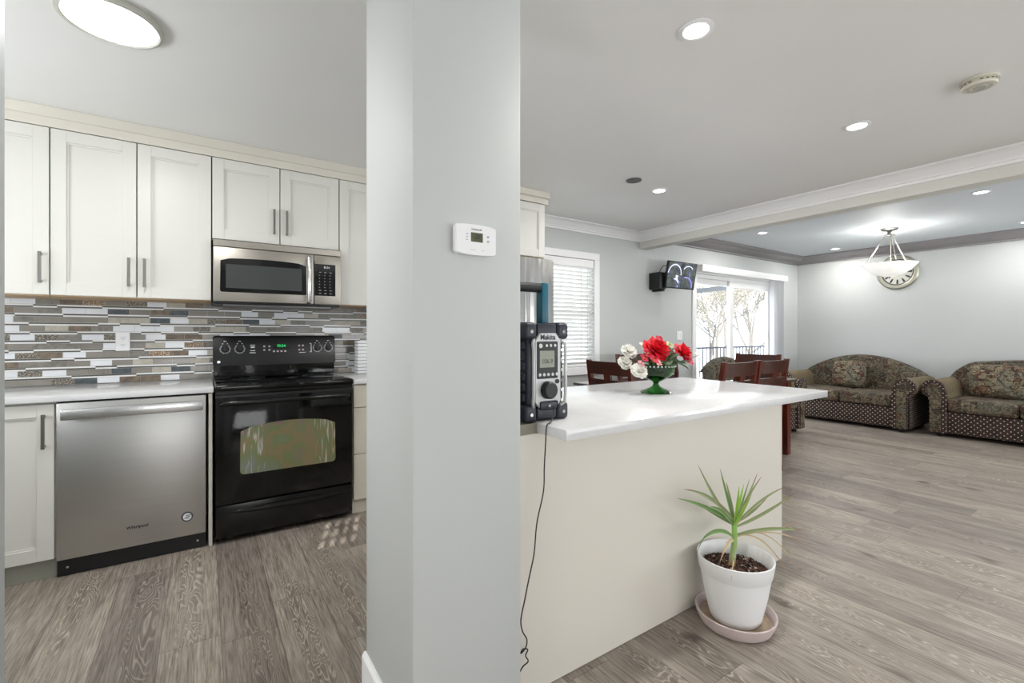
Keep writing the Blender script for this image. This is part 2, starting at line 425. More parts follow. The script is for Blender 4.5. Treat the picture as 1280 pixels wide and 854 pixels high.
# ------------------------------------------------------------------ dining window with blind
bm = BM()
cw = .075
box(bm, WX0-cw, WX1+cw, NW-.02, NW, WZ1, WZ1+cw, .004); box(bm, WX0-cw, WX0, NW-.02, NW, WZ0, WZ1, .004); box(bm, WX1, WX1+cw, NW-.02, NW, WZ0, WZ1, .004)
box(bm, WX0-cw, WX1+cw, NW-.03, NW, WZ0-.085, WZ0, .004)
for (a, b_, c, d) in ((WX0, WX0+.03, WZ0, WZ1), (WX1-.03, WX1, WZ0, WZ1), (WX0+.03, WX1-.03, WZ0, WZ0+.03), (WX0+.03, WX1-.03, WZ1-.03, WZ1), (WX0+.03, WX1-.03, 1.42, 1.46)):
    box(bm, a, b_, NW+.07, NW+.11, c, d)
wf = struct('window_1', bm, M_TRIM)
def glassmat():
    m = bpy.data.materials.new('window_glass'); m.use_nodes = True; nt = m.node_tree; nt.nodes.clear()
    o = nt.nodes.new('ShaderNodeOutputMaterial'); mx = nt.nodes.new('ShaderNodeMixShader'); t = nt.nodes.new('ShaderNodeBsdfTransparent'); g = nt.nodes.new('ShaderNodeBsdfGlossy')
    g.inputs['Roughness'].default_value = .02; f0 = nt.nodes.new('ShaderNodeFresnel'); f0.inputs[0].default_value = 1.35; gm = nt.nodes.new('ShaderNodeNewGeometry'); f = nt.nodes.new('ShaderNodeMath'); f.operation = 'MULTIPLY_ADD'; f.use_clamp = True
    iv = nt.nodes.new('ShaderNodeMath'); iv.operation = 'SUBTRACT'; iv.inputs[0].default_value = 1; nt.links.new(gm.outputs['Backfacing'], iv.inputs[1])
    nt.links.new(f0.outputs[0], f.inputs[0]); nt.links.new(iv.outputs[0], f.inputs[1]); f.inputs[2].default_value = 0
    nt.links.new(f.outputs[0], mx.inputs[0]); nt.links.new(t.outputs[0], mx.inputs[1]); nt.links.new(g.outputs[0], mx.inputs[2]); nt.links.new(mx.outputs[0], o.inputs[0]); return m
M_GLASS = glassmat()
ob('glass_pane', B(WX0+.03, WX1-.03, NW+.088, NW+.092, WZ0+.03, WZ1-.03), M_GLASS, wf)
bl = empty('window_blind', 'white slatted horizontal blind lowered over the dining window', 'blind', ((WX0+WX1)/2, NW+.02, WZ0))
hw = (WX1-WX0)/2-.006
ob('headrail', B(-hw, hw, -.028, .028, WZ1-WZ0-.09, WZ1-WZ0-.004, .004), M_TRIM, bl)
bm = BM(); z = .04
while z < WZ1-WZ0-.1:
    vs = []
    for (yy, zz) in ((-.020, .014), (0, .001), (.020, -.014)):
        vs.append([bm.verts.new((sx*hw, yy, z+zz+t)) for sx in (-1, 1) for t in (0,)])
    lo = [[bm.verts.new(v.co+Vector((0, 0, -.0025))) for v in r] for r in vs]
    for A, sgn in ((vs, 1), (lo, -1)):
        for i in range(2): bm.faces.new((A[i][0], A[i][1], A[i+1][1], A[i+1][0]))
    bm.faces.new((vs[0][0], vs[0][1], lo[0][1], lo[0][0])); bm.faces.new((vs[2][0], vs[2][1], lo[2][1], lo[2][0]))
    z += .043
M_SLAT = mat('blind_slat', (236, 236, 232), .45)
ob('slats', bm, M_SLAT, bl)
for x in (-.3, .3, .39):
    bm = BM(); tube(bm, [(x, -.026, .03), (x, -.026, WZ1-WZ0-.09)], .0022, 6)
    ob('lift_cord', bm, mat('blind_cord', (214, 210, 196), .7), bl)
ob('bottom_rail', B(-hw, hw, -.024, .024, .006, .028, .004), M_TRIM, bl)

# ------------------------------------------------------------------ sliding glass door, vertical blind
bm = BM(); cw = .085
box(bm, DX0-cw, DX0, NW-.018, NW, 0, DZ1+cw, .004); box(bm, DX1, DX1+cw, NW-.018, NW, 0, DZ1+cw, .004); box(bm, DX0, DX1, NW-.018, NW, DZ1, DZ1+cw, .004)
box(bm, DX0, DX1, NW+.02, NW+.12, DZ1-.05, DZ1); box(bm, DX0, DX0+.04, NW+.02, NW+.12, 0, DZ1-.05); box(bm, DX1-.04, DX1, NW+.02, NW+.12, 0, DZ1-.05); box(bm, DX0, DX1, NW+.02, NW+.12, 0, .04)
dr = struct('door_1', bm, M_TRIM)
def sash(x0, x1, y, s=.075):
    bm = BM()
    box(bm, x0, x0+s, y-.018, y+.018, .04, DZ1-.05, .003); box(bm, x1-s, x1, y-.018, y+.018, .04, DZ1-.05, .003)
    box(bm, x0+s, x1-s, y-.018, y+.018, .04, .14, .003); box(bm, x0+s, x1-s, y-.018, y+.018, DZ1-.05-s, DZ1-.05, .003)
    o = ob('door_sash', bm, M_TRIM, dr)
    ob('glass_pane', B(x0+s, x1-s, y-.003, y+.003, .14, DZ1-.05-s), M_GLASS, o)
    return o
mid = (DX0+DX1)/2-.12
sash(DX0+.04, mid+.08, NW+.09); s2 = sash(mid-.04, DX1-.04, NW+.045, .09)
bm = BM(); tube(bm, [(DX1-.075, NW+.025, .95), (DX1-.075, NW-.005, .97), (DX1-.075, NW-.005, 1.17), (DX1-.075, NW+.025, 1.19)], .009, 8)
ob('door_handle', bm, M_TRIM, s2)
vb = empty('vertical_blind', 'white valance with vertical blind vanes stacked at right of the sliding door', 'blind', (0, 0, 0))
ob('valance', B(DX0-.02, 7.70, NW-.12, NW-.022, 2.045, 2.135, .008, 2), M_TRIM, vb)
M_VANE = mat('blind_vane', (224, 226, 228), .6)
for k in range(7):
    x = 7.30+.048*k
    v = ob('vane', B(-.002, .002, -.042, .042, .03, 2.04), M_VANE, vb, loc=(x, NW-.07, 0)); v.rotation_euler = (0, 0, -.25+.05*(k % 2))

# ------------------------------------------------------------------ outdoors
struct('ground', B(-6, 45, 8.6, 40, -1.3, -1.2), mat('snowy_ground', (225, 226, 228), .9), False)
struct('deck', B(3.0, 12, NW+T+.002, 6.6, -.12, -.02), mat('grey_deck_boards', (170, 168, 166), .7), False)
rl = empty('deck_railing', 'dark metal balcony railing with thin balusters outside the glass door', 'railing', (0, 5.7, -.02))
M_RAIL = mat('dark_rail_metal', (40, 46, 58), .5)
ob('top_rail', B(6, 12, -.025, .025, .93, .965), M_RAIL, rl); ob('bottom_rail', B(6, 12, -.015, .015, .08, .11), M_RAIL, rl)
for k in range(48): ob('baluster', B(-.008, .008, -.008, .008, .11, .93), M_RAIL, rl, False, (6.06+.125*k, 0, 0))
for x in (6.03, 9.5, 11.97): ob('post', B(-.035, .035, -.035, .035, 0, 1.0), M_RAIL, rl, False, (x, 0, 0))
pr = empty('porch_roof', 'white underside of the porch roof with grey edge beam over the deck', 'porch roof', (0, 0, 0))
def slab(x0, x1, y0, y1, z0a, z0b, t):
    bm = BM(); prism(bm, [(x0, z0a), (x1, z0b), (x1, z0b+t), (x0, z0a+t)], 'y', y0, y1); return bm
ob('soffit', slab(7.6, 13.4, NW+T+.01, 5.9, 2.10, 2.78, .06), M_TRIM, pr, False)
ob('edge_beam', slab(7.6, 13.4, 5.9, 6.0, 1.95, 2.64, .10), mat('beam_grey', (120, 124, 128), .6), pr, False)
M_BARK = mat('pale_bark', (116, 112, 106), .9)
M_TWIG = mat('dry_leaf', (150, 146, 132), .9)
def tree(x, y, h, seed, label):
    R = random.Random(seed)
    t = empty('tree', label, 'tree', (x, y, -1.2), 0, None)
    bm = BM(); tips = []
    def br(p, d, l, r, n):
        q = p+d*l; tube(bm, [p, (p+q)/2+Vector((R.uniform(-.05, .05)*l, 0, 0)), q], [r, r*.85, r*.65], 5)
        tips.append(q)
        if n == 0: return
        for _ in range(3):
            dd = (d+Vector((R.uniform(-.8, .8), R.uniform(-.8, .8), R.uniform(-.15, .5)))).normalized(); br(q, dd, l*R.uniform(.6, .8), r*.6, n-1)
    br(Vector((0, 0, 0)), Vector((0, 0, 1)), h*.26, h*.014, 6)
    ob('branches', bm, M_BARK, t, False)
    bm = BM()
    for q in tips[60:]:
        for _ in range(5):
            c = q+Vector([R.gauss(0, .18) for _ in range(3)]); s = R.uniform(.03, .07)
            a = Vector([R.uniform(-1, 1) for _ in range(3)]).normalized()*s; b2 = Vector([R.uniform(-1, 1) for _ in range(3)]).normalized()*s
            bm.faces.new([bm.verts.new(c), bm.verts.new(c+a), bm.verts.new(c+a+b2)])
    ob('leaves', bm, M_TWIG, t, False)
tree(15.2, 9.8, 6, 1, 'nearest bare pale tree outside seen in the left glass pane')
tree(18.7, 10.3, 6, 2, 'nearest bare pale tree outside seen in the right glass pane')
tree(23.2, 14.6, 8.5, 3, 'farther pale tree outside behind the one in the left pane')
tree(27.8, 15.2, 8.5, 4, 'farther pale tree outside behind the one in the right pane')
tree(32, 19.5, 11, 6, 'most distant pale tree outside beyond the glass door')
hs = empty('neighbour_house', 'pale neighbouring house seen faintly through the window blind', 'house', (4.2, 9.5, -1.2))
ob('house_wall', B(-3.5, 3.5, 0, 3, 0, 2.6), mat('siding_pale', (160, 164, 170), .8), hs, False)
bm = BM(); prism(bm, [(-.4, 2.6), (1.5, 3.5), (3.4, 2.6)], 'x', -3.8, 3.8)
ob('roof', bm, mat('house_roof', (150, 146, 140), .9), hs, False)

# ------------------------------------------------------------------ kitchen: cabinets
def handle(parent, x, y, z0, z1, horizontal=False):
    bm = BM()
    if not horizontal:
        box(bm, x-.0065, x+.0065, y-.034, y-.022, z0, z1, .0015); box(bm, x-.005, x+.005, y-.026, y, z0+.006, z0+.018); box(bm, x-.005, x+.005, y-.026, y, z1-.018, z1-.006)
    return ob('handle', bm, M_NICKEL, parent)
def shaker(name, x0, x1, y, z0, z1, parent, fr=.062, m=None):
    """door whose front face is at y (facing -y)"""
    bm = BM(); t = .02; g = .0028
    x0 += g; x1 -= g; z0 += g; z1 -= g
    if x1-x0 < 2.4*fr: fr = (x1-x0)/3.2
    box(bm, x0, x0+fr, y, y+t, z0, z1, .0012); box(bm, x1-fr, x1, y, y+t, z0, z1, .0012)
    box(bm, x0+fr, x1-fr, y, y+t, z0, z0+fr, .0012); box(bm, x0+fr, x1-fr, y, y+t, z1-fr, z1, .0012)
    # inner bead then recessed panel
    b = .009
    box(bm, x0+fr, x0+fr+b, y+.006, y+t, z0+fr, z1-fr); box(bm, x1-fr-b, x1-fr, y+.006, y+t, z0+fr, z1-fr)
    box(bm, x0+fr+b, x1-fr-b, y+.006, y+t, z0+fr, z0+fr+b); box(bm, x0+fr+b, x1-fr-b, y+.006, y+t, z1-fr-b, z1-fr)
    box(bm, x0+fr+b, x1-fr-b, y+.012, y+t, z0+fr+b, z1-fr-b)
    return ob(name, bm, m or M_CAB, parent, False)
UY = 3.40
def upper(x0, x1, z0, z1, doors, label, yf=UY):
    c = empty('upper_cabinet', label, 'cabinet', (0, 0, 0), 0, 'white upper kitchen cabinets')
    bm = B(x0+.001, x1-.001, yf+.022, NW-.012, z0+.012, z1)
    ob('cabinet_body', bm, M_CAB, c, False)
    ob('gap_shade_plate', B(x0+.0005, x1-.0005, yf+.0205, yf+.0219, z0+.014, z1+.0025), M_GAP, c, False)  # dark plate added behind the doors, standing in for shade in the gaps
    ob('bottom_panel', B(x0+.001, x1-.001, yf+.022, NW-.012, z0, z0+.011), M_WOODRAW, c, False)
    for (a, b, hx) in doors:
        d = shaker('door', a, b, yf, z0+.004, z1, c)
        if hx is not None:
            L = .165
            handle(d, hx, yf, z0+.066, z0+.066+L)
    return c
ZT = 2.318
upper(-1.05, -.682, 1.42, ZT, [(-1.05, -.682, -.715)], 'tall white upper cabinet at the far left edge, handle at its lower right')
upper(-.682, .039, 1.42, ZT, [(-.682, -.321, -.355), (-.321, .039, -.285)], 'wide white two-door upper cabinet left of the microwave')
upper(.040, .798, 1.805, ZT, [(.040, .42, .383), (.42, .798, .459)], 'short white two-door cabinet directly above the microwave')
upper(.799, 1.25, 1.42, ZT, [(.799, 1.25, None)], 'white upper cabinet right of the microwave, partly behind the grey pillar')
# crown over the upper run
bm = BM(); prism(bm, [(NW-.01, ZT+.003), (UY+.004, ZT+.003), (UY+.004, ZT+.052), (UY-.006, ZT+.055), (UY-.01, ZT+.062), (UY-.03, ZT+.092), (UY-.03, H-.001), (NW-.01, H-.001)], 'x', -2.09, 1.3)
tag(ob('cabinet_crown', bm, M_CABT, None, False), 'cream crown moulding running above the upper cabinets to the ceiling', 'moulding')
# cabinet above the fridge
fc = upper(1.5, 2.414, 1.86, ZT, [(1.5, 1.957, None), (1.957, 2.414, None)], 'white cabinet above the steel fridge, right of the pillar', 3.1)
fcr = BM(); prism(fcr, [(NW-.01, ZT+.003), (3.095, ZT+.003), (3.095, ZT+.045), (3.07, ZT+.05), (3.07, H-.001), (NW-.01, H-.001)], 'x', 1.48, 2.445)
tag(ob('cabinet_crown', fcr, M_CABT, None, False), 'short cream crown moulding on top of the cabinet above the fridge', 'moulding')

# backsplash mosaic: one mesh of individual small tiles
def backsplash():
    R = random.Random(11); bm = BM(); mats = [M_GROUT, M_THINW, M_THING]+[t[0] for t in TILES]
    y1 = NW-.0005; X0, X1, Z0, Z1 = -1.3, 1.45, .917, 1.45
    box(bm, X0, X1, NW-.006, y1, Z0, Z1, mi=0)
    idx = [i for i, (m, wt) in enumerate(TILES) for _ in range(wt)]
    z = Z0+.0015; TH = .0325; th = .0085; g = .0015
    while z < Z1:
        x = X0-R.uniform(0, .1)
        while x < X1:
            l = R.uniform(.098, .104); a, b = max(x, X0), min(x+l-g, X1)
            if b-a > .005 and z+TH <= Z1+.001: box(bm, a, b, NW-.0095, NW-.006, z, z+TH, mi=3+R.choice(idx))
            x += l
        z += TH+g
        x = X0-R.uniform(0, .3); odd = R.random() < .5
        while x < X1:
            l = R.choice([.1, .2, .2, .3]); a, b = max(x, X0), min(x+l-g, X1)
            if b-a > .005 and z+2*th <= Z1:
                k = (1 if odd else 2); dz = 0
                box(bm, a, b, NW-.0095, NW-.006, z, z+th-g*.4, mi=k); box(bm, a, b, NW-.0095, NW-.006, z+th, z+2*th-g*.4, mi=3-k)
            x += l; odd = not odd
        z += 2*th+g
    return tag(ob('tile_backsplash', bm, mats, None, False), 'mosaic backsplash of grey, white and brown strip tiles behind the range', 'backsplash')
backsplash()
def outlet(name, x, y, z, w, h, label, cat, switch=False):
    e = empty(name, label, cat, (x, y, z))
    ob('plate', B(-w/2, w/2, -.006, 0, -h/2, h/2, .002), M_WHITEPL, e)
    bm = BM()
    if switch:
        n = 2
        for k in range(n): box(bm, -w/4*1+w/2*k-.014-0, -w/4+w/2*k+.014, -.009, -.0055, -.03, .03, .001)
        ob('rocker', bm, M_WHITEPL, e)
    else:
        for s in (-1, 1): box(bm, -.016, .016, -.0085, -.0055, s*.021-.014, s*.021+.014, .002)
        f = ob('receptacle', bm, M_WHITEPL, e)
        bm = BM()
        for s in (-1, 1):
            for a in (-.006, .006): box(bm, a-.001, a+.001, -.0092, -.008, s*.021-.002, s*.021+.006)
            box(bm, -.002, .002, -.0092, -.008, s*.021-.009, s*.021-.005)
        ob('slots', bm, M_DINK, f)
outlet('wall_outlet', -.42, NW-.0097, 1.17, .07, .115, 'white double outlet set in the mosaic tiles left of the range', 'outlet')
outlet('light_switch', 5.11, NW-.0005, 1.2, .115, .115, 'white switch plate on grey wall left of the sliding door', 'light switch', True)

# base run
BY = 3.157   # face of doors and appliances
def counter(x0, x1):
    return B(x0, x1, BY-.025, NW-.011, .882, .915, .004, 2)
tag(ob('kitchen_countertop', counter(-1.6, .046), M_QUARTZ), 'white quartz countertop left of the black range', 'countertop')
tag(ob('kitchen_countertop', counter(.83, 1.47), M_QUARTZ), 'white quartz countertop right of the black range', 'countertop')
bc = empty('base_cabinet', 'white base cabinet with one shaker door left of the dishwasher', 'cabinet')
ob('cabinet_body', B(-1.5, -.613, BY+.022, NW-.012, .1, .88), M_CAB, bc, False)
ob('toe_kick', B(-1.5, -.613, BY+.035, NW-.012, .001, .1), mat('toe_kick_grey', (150, 150, 138), .6), bc, False)
d = shaker('door', -1.06, -.615, BY, .1, .873, bc); handle(d, -.652, BY, .655, .825)
shaker('door', -1.5, -1.06, BY, .1, .873, bc)
bc = empty('base_cabinet', 'grey-white three-drawer base cabinet right of the black range', 'cabinet')
M_CAB2 = paint('drawer_grey_white', (214, 210, 196), .4)
ob('cabinet_body', B(.832, 1.45, BY+.022, NW-.012, .1, .88), M_CAB2, bc, False)
ob('toe_kick', B(.832, 1.45, BY+.03, NW-.012, .001, .1), M_CAB2, bc, False)
for a, b in ((.722, .873), (.408, .718), (.1, .404)):
    dd = ob('drawer', B(.835, 1.447, BY, BY+.02, a, b, .002), M_CAB2, bc)
    hb = BM(); box(hb, 1.06, 1.22, BY-.034, BY-.024, (a+b)/2-.005, (a+b)/2+.005, .0015); box(hb, 1.07, 1.08, BY-.026, BY, (a+b)/2-.004, (a+b)/2+.004); box(hb, 1.20, 1.21, BY-.026, BY, (a+b)/2-.004, (a+b)/2+.004)
    ob('handle', hb, M_NICKEL, dd)
tag(ob('filler_panel', B(.022, .040, BY-.004, NW-.02, .001, .878, .001), mat('filler_white', (200, 198, 188), .5)), 'thin white filler panel between the dishwasher and the range', 'panel')

# dishwasher
dw = empty('dishwasher', 'stainless steel dishwasher with a wide bar handle under the countertop', 'dishwasher')
ob('body', B(-.608, .008, BY+.03, NW-.05, .09, .87), M_GAP, dw, False)
ob('door', B(-.609, .009, BY-.006, BY+.029, .088, .872, .004, 2), M_STEEL, dw)
bm = BM(); box(bm, -.585, -.003, BY-.062, BY-.046, .792, .845, .005, 2); box(bm, -.575, -.545, BY-.05, BY-.0065, .80, .838, .003); box(bm, -.043, -.013, BY-.05, BY-.0065, .80, .838, .003)
ob('handle', bm, M_STEELB, dw)
k = ob('toe_kick', B(-.608, .008, BY+.012, BY+.1, .004, .085, .002), M_BLKPL, dw)
bm = BM()
for x in (-.57, -.03): tube(bm, [(x, BY+.013, .045), (x, BY+.006, .045)], .006, 8)
ob('screw', bm, M_CHROME, k)
text('lettering', 'Whirlpool', .022, M_DINK, dw, (-.295, BY-.0068, .19), bold=.0005)
bm = BM(); tube(bm, [(-.078, BY-.0064, .195), (-.078, BY-.0074, .195)], .027, 24)
st = ob('round_sticker', bm, mat('sticker_dark', (60, 62, 78), .4), dw)
bm = BM(); tube(bm, [(-.078, BY-.0072, .195), (-.078, BY-.0078, .195)], .02, 24)
ob('sticker_center', bm, M_INK, st)
bm = BM()
for k_ in range(3): box(bm, -.091+.004*k_, -.069+.004*k_, BY-.0084, BY-.0076, .185+.008*k_, .1885+.008*k_)
ob('sticker_mark', bm, M_DINK, st)

# range
rg = empty('range', 'black freestanding electric range with glass oven window and back control panel', 'stove')
X0, X1 = .052, .824; RY = BY-.012
ob('body', B(X0, X1, RY+.03, NW-.045, .03, .885, .003), M_BLACK, rg)
bm = BM(); box(bm, X0-.001, X1+.001, RY-.02, NW-.07, .887, .921, .010, 3)
ct = ob('cooktop', bm, M_BLKGL, rg)
M_BURN = mat('burner_ring', (46, 48, 50), .15)
for (bx, by, r) in ((.24, 3.31, .11), (.63, 3.31, .085), (.24, 3.54, .085), (.63, 3.54, .10)):
    bm = BM(); lathe(bm, [(r, .9212), (r, .9216), (r-.004, .9216), (r-.004, .9212)], 40, (bx, by, 0))
    ob('burner_ring', bm, M_BURN, ct)
# backguard: low riser and tilted control panel
ob('riser', B(X0, X1, 3.665, NW-.012, .922, 1.005, .004), M_BLKGL, rg)
bm = BM(); prism(bm, [(3.63, 1.002), (3.655, 1.185), (3.668, 1.205), (3.72, 1.205), (3.72, 1.002)], 'x', X0-.003, X1+.003)
bmesh.ops.bevel(bm, geom=bm.edges[:], offset=.007, segments=2, affect='EDGES')
cp = ob('control_panel', bm, mat('panel_black', (16, 17, 20), .3), rg)
def panel_pt(x, z): return (x, 3.63+(z-1.002)/.183*.025, z)
TI = math.atan2(.025, .183)
def knob(x, z):
    p = panel_pt(x, z); kb = bpy.data.objects.new('knob', None)
    bm = BM(); lathe(bm, [(0, .026), (.017, .026), (.020, .022), (.022, .002), (.022, 0), (0, 0)], 24); box(bm, -.004, .004, -.019, .019, .02, .031, .001)
    o = ob('knob', bm, mat('knob_black', (34, 36, 42), .2), rg, True, (p[0], p[1]-.0008, p[2])); o.rotation_euler = (PI/2-TI, 0, 0)
    bm = BM()
    for k in range(15):
        a = -PI*.25+PI*1.5*k/14; r0, r1 = .0250, (.031 if k % 2 else .033)
        c_, s_ = math.cos(a+PI), math.sin(a+PI)
        c_, s_ = math.cos(a-PI*.5*0+PI), math.sin(a+PI)
        n_ = Vector((-s_, c_, 0))*.0019
        pts = [Vector((c_*r0, s_*r0, .0006))+n_, Vector((c_*r0, s_*r0, .0006))-n_, Vector((c_*r1, s_*r1, .0006))-n_, Vector((c_*r1, s_*r1, .0006))+n_]
        bm.faces.new([bm.verts.new(q) for q in pts])
    for a in (-.014, .014): box(bm, a-.003, a+.003, .034, .039, .0003, .0009)
    box(bm, -.008, -.002, .050, .056, .0003, .0009); box(bm, .002, .006, .050, .056, .0003, .0009)
    ob('dial_marks', bm, M_INK, o, False)
for x in (.118, .203, .70, .778): knob(x, 1.115)
def decal(name, rects, m, parent=cp, lift=.0012):
    bm = BM()
    for (xa, xb, za, zb) in rects:
        q = [panel_pt(xa, za), panel_pt(xb, za), panel_pt(xb, zb), panel_pt(xa, zb)]
        bm.faces.new([bm.verts.new((a, b-lift, c)) for a, b, c in q])
    return ob(name, bm, m, parent, False)
decal('panel_legends', [(.265, .295, 1.137, 1.142), (.268, .292, 1.121, 1.13), (.265, .295, 1.10, 1.105), (.262, .298, 1.085, 1.09), (.655, .659, 1.085, 1.15), (.645, .657, 1.147, 1.15), (.645, .657, 1.085, 1.088), (.575, .62, 1.082, 1.085)], M_INK)
R2 = random.Random(3)
decal('key_marks', [(a, a+.012, z, z+.011) for a, z in [(.345, 1.125), (.377, 1.125), (.345, 1.100), (.377, 1.100), (.57, 1.128), (.595, 1.128), (.57, 1.098), (.595, 1.098)]]+[(.405+.024*k, .418+.024*k, 1.09, 1.10) for k in range(4)], mat('key_ink', (190, 178, 182), .5))
decal('clock_window', [(.41, .505, 1.115, 1.15)], mat('clock_glass', (6, 22, 14), .15))
M_LED = emit('green_led', (40, 200, 110), 1.2)
p = panel_pt(.457, 1.133)
text('clock_digits', '10:54', .026, M_LED, cp, (p[0], p[1]-.0018, p[2]), (PI/2-TI, 0, 0))
bm = BM(); tube(bm, [(.082, 3.633, 1.03), (.082, 3.6305, 1.03)], .0085, 20); ob('round_badge', bm, M_CHROME, cp)
# oven door
od = ob('oven_door', B(X0+.003, X1-.003, RY-.012, RY+.028, .232, .862, .006, 2), M_BLKGL, rg)
bm = BM(); pts = []
xc = .444; hw_ = .268
def archpoly(hw_, z0, z1, rise, r=.022, n=10):
    P_ = []
    for k in range(5): a = PI+PI/2*k/4; P_.append((-hw_+r+r*math.cos(a), z0+r+r*math.sin(a)))
    for k in range(5): a = 1.5*PI+PI/2*k/4; P_.append((hw_-r+r*math.cos(a), z0+r+r*math.sin(a)))
    for k in range(n+1):
        t = hw_-2*hw_*k/n; P_.append((t*.99, z1+rise*(1-(t/hw_)**2)-(.012 if abs(t) > hw_*.97 else 0)))
    return P_
prism(bm, [(xc+a, b) for a, b in archpoly(hw_, .39, .655, .032)], 'y', RY-.0135, RY-.011)
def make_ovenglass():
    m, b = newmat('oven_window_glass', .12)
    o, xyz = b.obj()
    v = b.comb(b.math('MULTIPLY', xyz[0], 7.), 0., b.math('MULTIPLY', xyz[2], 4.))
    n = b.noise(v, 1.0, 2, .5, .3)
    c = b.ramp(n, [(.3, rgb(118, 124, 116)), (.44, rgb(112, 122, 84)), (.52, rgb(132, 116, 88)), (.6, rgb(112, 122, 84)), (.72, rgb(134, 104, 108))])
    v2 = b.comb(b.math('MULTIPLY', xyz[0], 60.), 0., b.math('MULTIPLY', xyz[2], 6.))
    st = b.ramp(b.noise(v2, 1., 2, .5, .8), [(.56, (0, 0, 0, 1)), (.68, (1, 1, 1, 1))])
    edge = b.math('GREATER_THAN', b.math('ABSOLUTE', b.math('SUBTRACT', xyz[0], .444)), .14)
    c = b.mix(b.math('MULTIPLY', b.math('MULTIPLY', st, edge), .6), c, rgb(205, 208, 205))  # pale reflection streaks painted into the glass colour near both sides
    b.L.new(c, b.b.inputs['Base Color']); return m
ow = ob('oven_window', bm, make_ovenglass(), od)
bm = BM(); tube(bm, [(X0+.03, RY-.012, .812), (X0+.045, RY-.05, .818), (X0+.09, RY-.062, .82), (xc, RY-.068, .822), (X1-.09, RY-.062, .82), (X1-.045, RY-.05, .818), (X1-.03, RY-.012, .812)], .0135, 12)
ob('handle', bm, M_BLACK, od)
ob('door_trim', B(X0+.003, X1-.003, RY-.014, RY-.012, .848, .861), mat('dark_trim', (30, 31, 33), .3), od, False)
dwr = ob('storage_drawer', B(X0+.003, X1-.003, RY-.01, RY+.028, .035, .222, .006, 2), M_BLACK, rg)
bm = BM(); n = 14; Lp = []
for k in range(n+1):
    t = -1+2*k/n; Lp.append((xc+t*.32, RY-.010-.012*(1-t*t)**.5 if abs(t) < 1 else RY-.01, .178-.0*(t*t)))
tube(bm, Lp, [.003+.014*(1-abs(-1+2*k/n)**3) for k in range(n+1)], 10)
ob('drawer_grip', bm, M_BLACK, dwr)
for x in (X0+.05, X1-.05):
    bm = BM(); lathe(bm, [(0, .001), (.018, .001), (.018, .03), (0, .03)], 16, (x, RY+.08, 0)); ob('foot', bm, M_BLKPL, rg)

# microwave
mw = empty('microwave', 'stainless over-the-range microwave with black door window and keypad', 'microwave')
MY = 3.345; x0, x1 = .046, .796
ob('body', B(x0, x1, MY+.03, NW-.012, 1.405, 1.80, .003), M_BLKPL, mw)
vs = ob('vent_strip', B(x0, x1, MY-.002, MY+.03, 1.757, 1.80, .003), M_STEELM, mw)
dm = ob('door', B(x0, .618, MY-.012, MY+.029, 1.418, 1.754, .006, 2), M_STEELM, mw)
bm = BM(); prism(bm, [(.3265+a, b) for a, b in archpoly(.2455, 1.477, 1.682, .010, .012)], 'y', MY-.0135, MY-.011)
wi = ob('window_frame', bm, M_BLKGL, dm)
ob('door_window', B(.112, .543, MY-.0145, MY-.0134, 1.502, 1.65, .0004), mat('microwave_screen', (62, 66, 66), .2), wi)
bm = BM(); tube(bm, [(.588, MY-.012, 1.735), (.583, MY-.045, 1.725), (.583, MY-.062, 1.66), (.583, MY-.066, 1.58), (.583, MY-.062, 1.50), (.583, MY-.045, 1.435), (.583, MY-.012, 1.425)], .0125, 12)
ob('handle', bm, M_STEELB, dm)
cpn = ob('keypad_panel', B(.62, x1, MY-.012, MY+.029, 1.418, 1.754, .006, 2), M_STEELM, mw)
kp = ob('keypad', B(.622, .757, MY-.0145, MY-.0115, 1.478, 1.694, .001), M_BLKGL, cpn)
bm = BM()
for r in range(8):
    for c in range(3): box(bm, .650+c*.034, .650+c*.034+(.014 if r in (0, 1, 7) else .006), MY-.0152, MY-.0143, 1.492+r*.0205, 1.492+r*.0205+.0045)
ob('key_marks', bm, mat('keypad_ink', (150, 150, 156), .5), kp, False)
text('display', '8:34', .022, M_INK, kp, (.70, MY-.0152, 1.672))
bm = BM(); box(bm, .10, .74, MY+.05, NW-.1, 1.395, 1.406); ob('bottom_vents', bm, mat('vent_filter', (120, 120, 120), .4, 1), mw)

# white ribbed canister by the wall right of the range
cn = empty('canister', 'white ribbed container standing on the counter right of the range', 'container', (1.03, 3.6, .916))
ob('body', B(-.06, .06, -.05, .05, 0, .25, .006, 2), M_WHITEPL, cn)
bm = BM()
for k in range(9): box(bm, -.062, .062, -.052, .052, .02+.026*k, .0235+.026*k, .0006)
ob('ribs', bm, mat('rib_grey', (120, 122, 126), .5), cn, False)

# fridge
fr = empty('refrigerator', 'stainless steel fridge with curved door handles beyond the grey pillar', 'refrigerator')
ob('body', B(1.53, 2.44, 3.07, NW-.03, .02, 1.80, .004), mat('fridge_side', (84, 84, 84), .4), fr)
def fdoor(xa, xb):
    bm = BM(); n = 10; P_ = []
    for k in range(n+1):
        t = k/n; x = xa+(xb-xa)*t; P_.append((x, 2.995+.022*(2*t-1)**4))
    P_ += [(xb, 3.062), (xa, 3.062)]
    prism(bm, P_, 'z', .62, 1.835); return bm
for xa, xb, hx in ((1.532, 1.983, 1.95), (1.987, 2.44, 2.02)):
    o = ob('door', fdoor(xa, xb), M_FRIDGE, fr)
    bm = BM(); tube(bm, [(hx, 3.0, 1.70), (hx, 2.955, 1.69), (hx, 2.935, 1.6), (hx, 2.925, 1.25), (hx, 2.935, .9), (hx, 2.955, .80), (hx, 3.0, .79)], .014, 10)
    ob('handle', bm, M_STEELB, o)
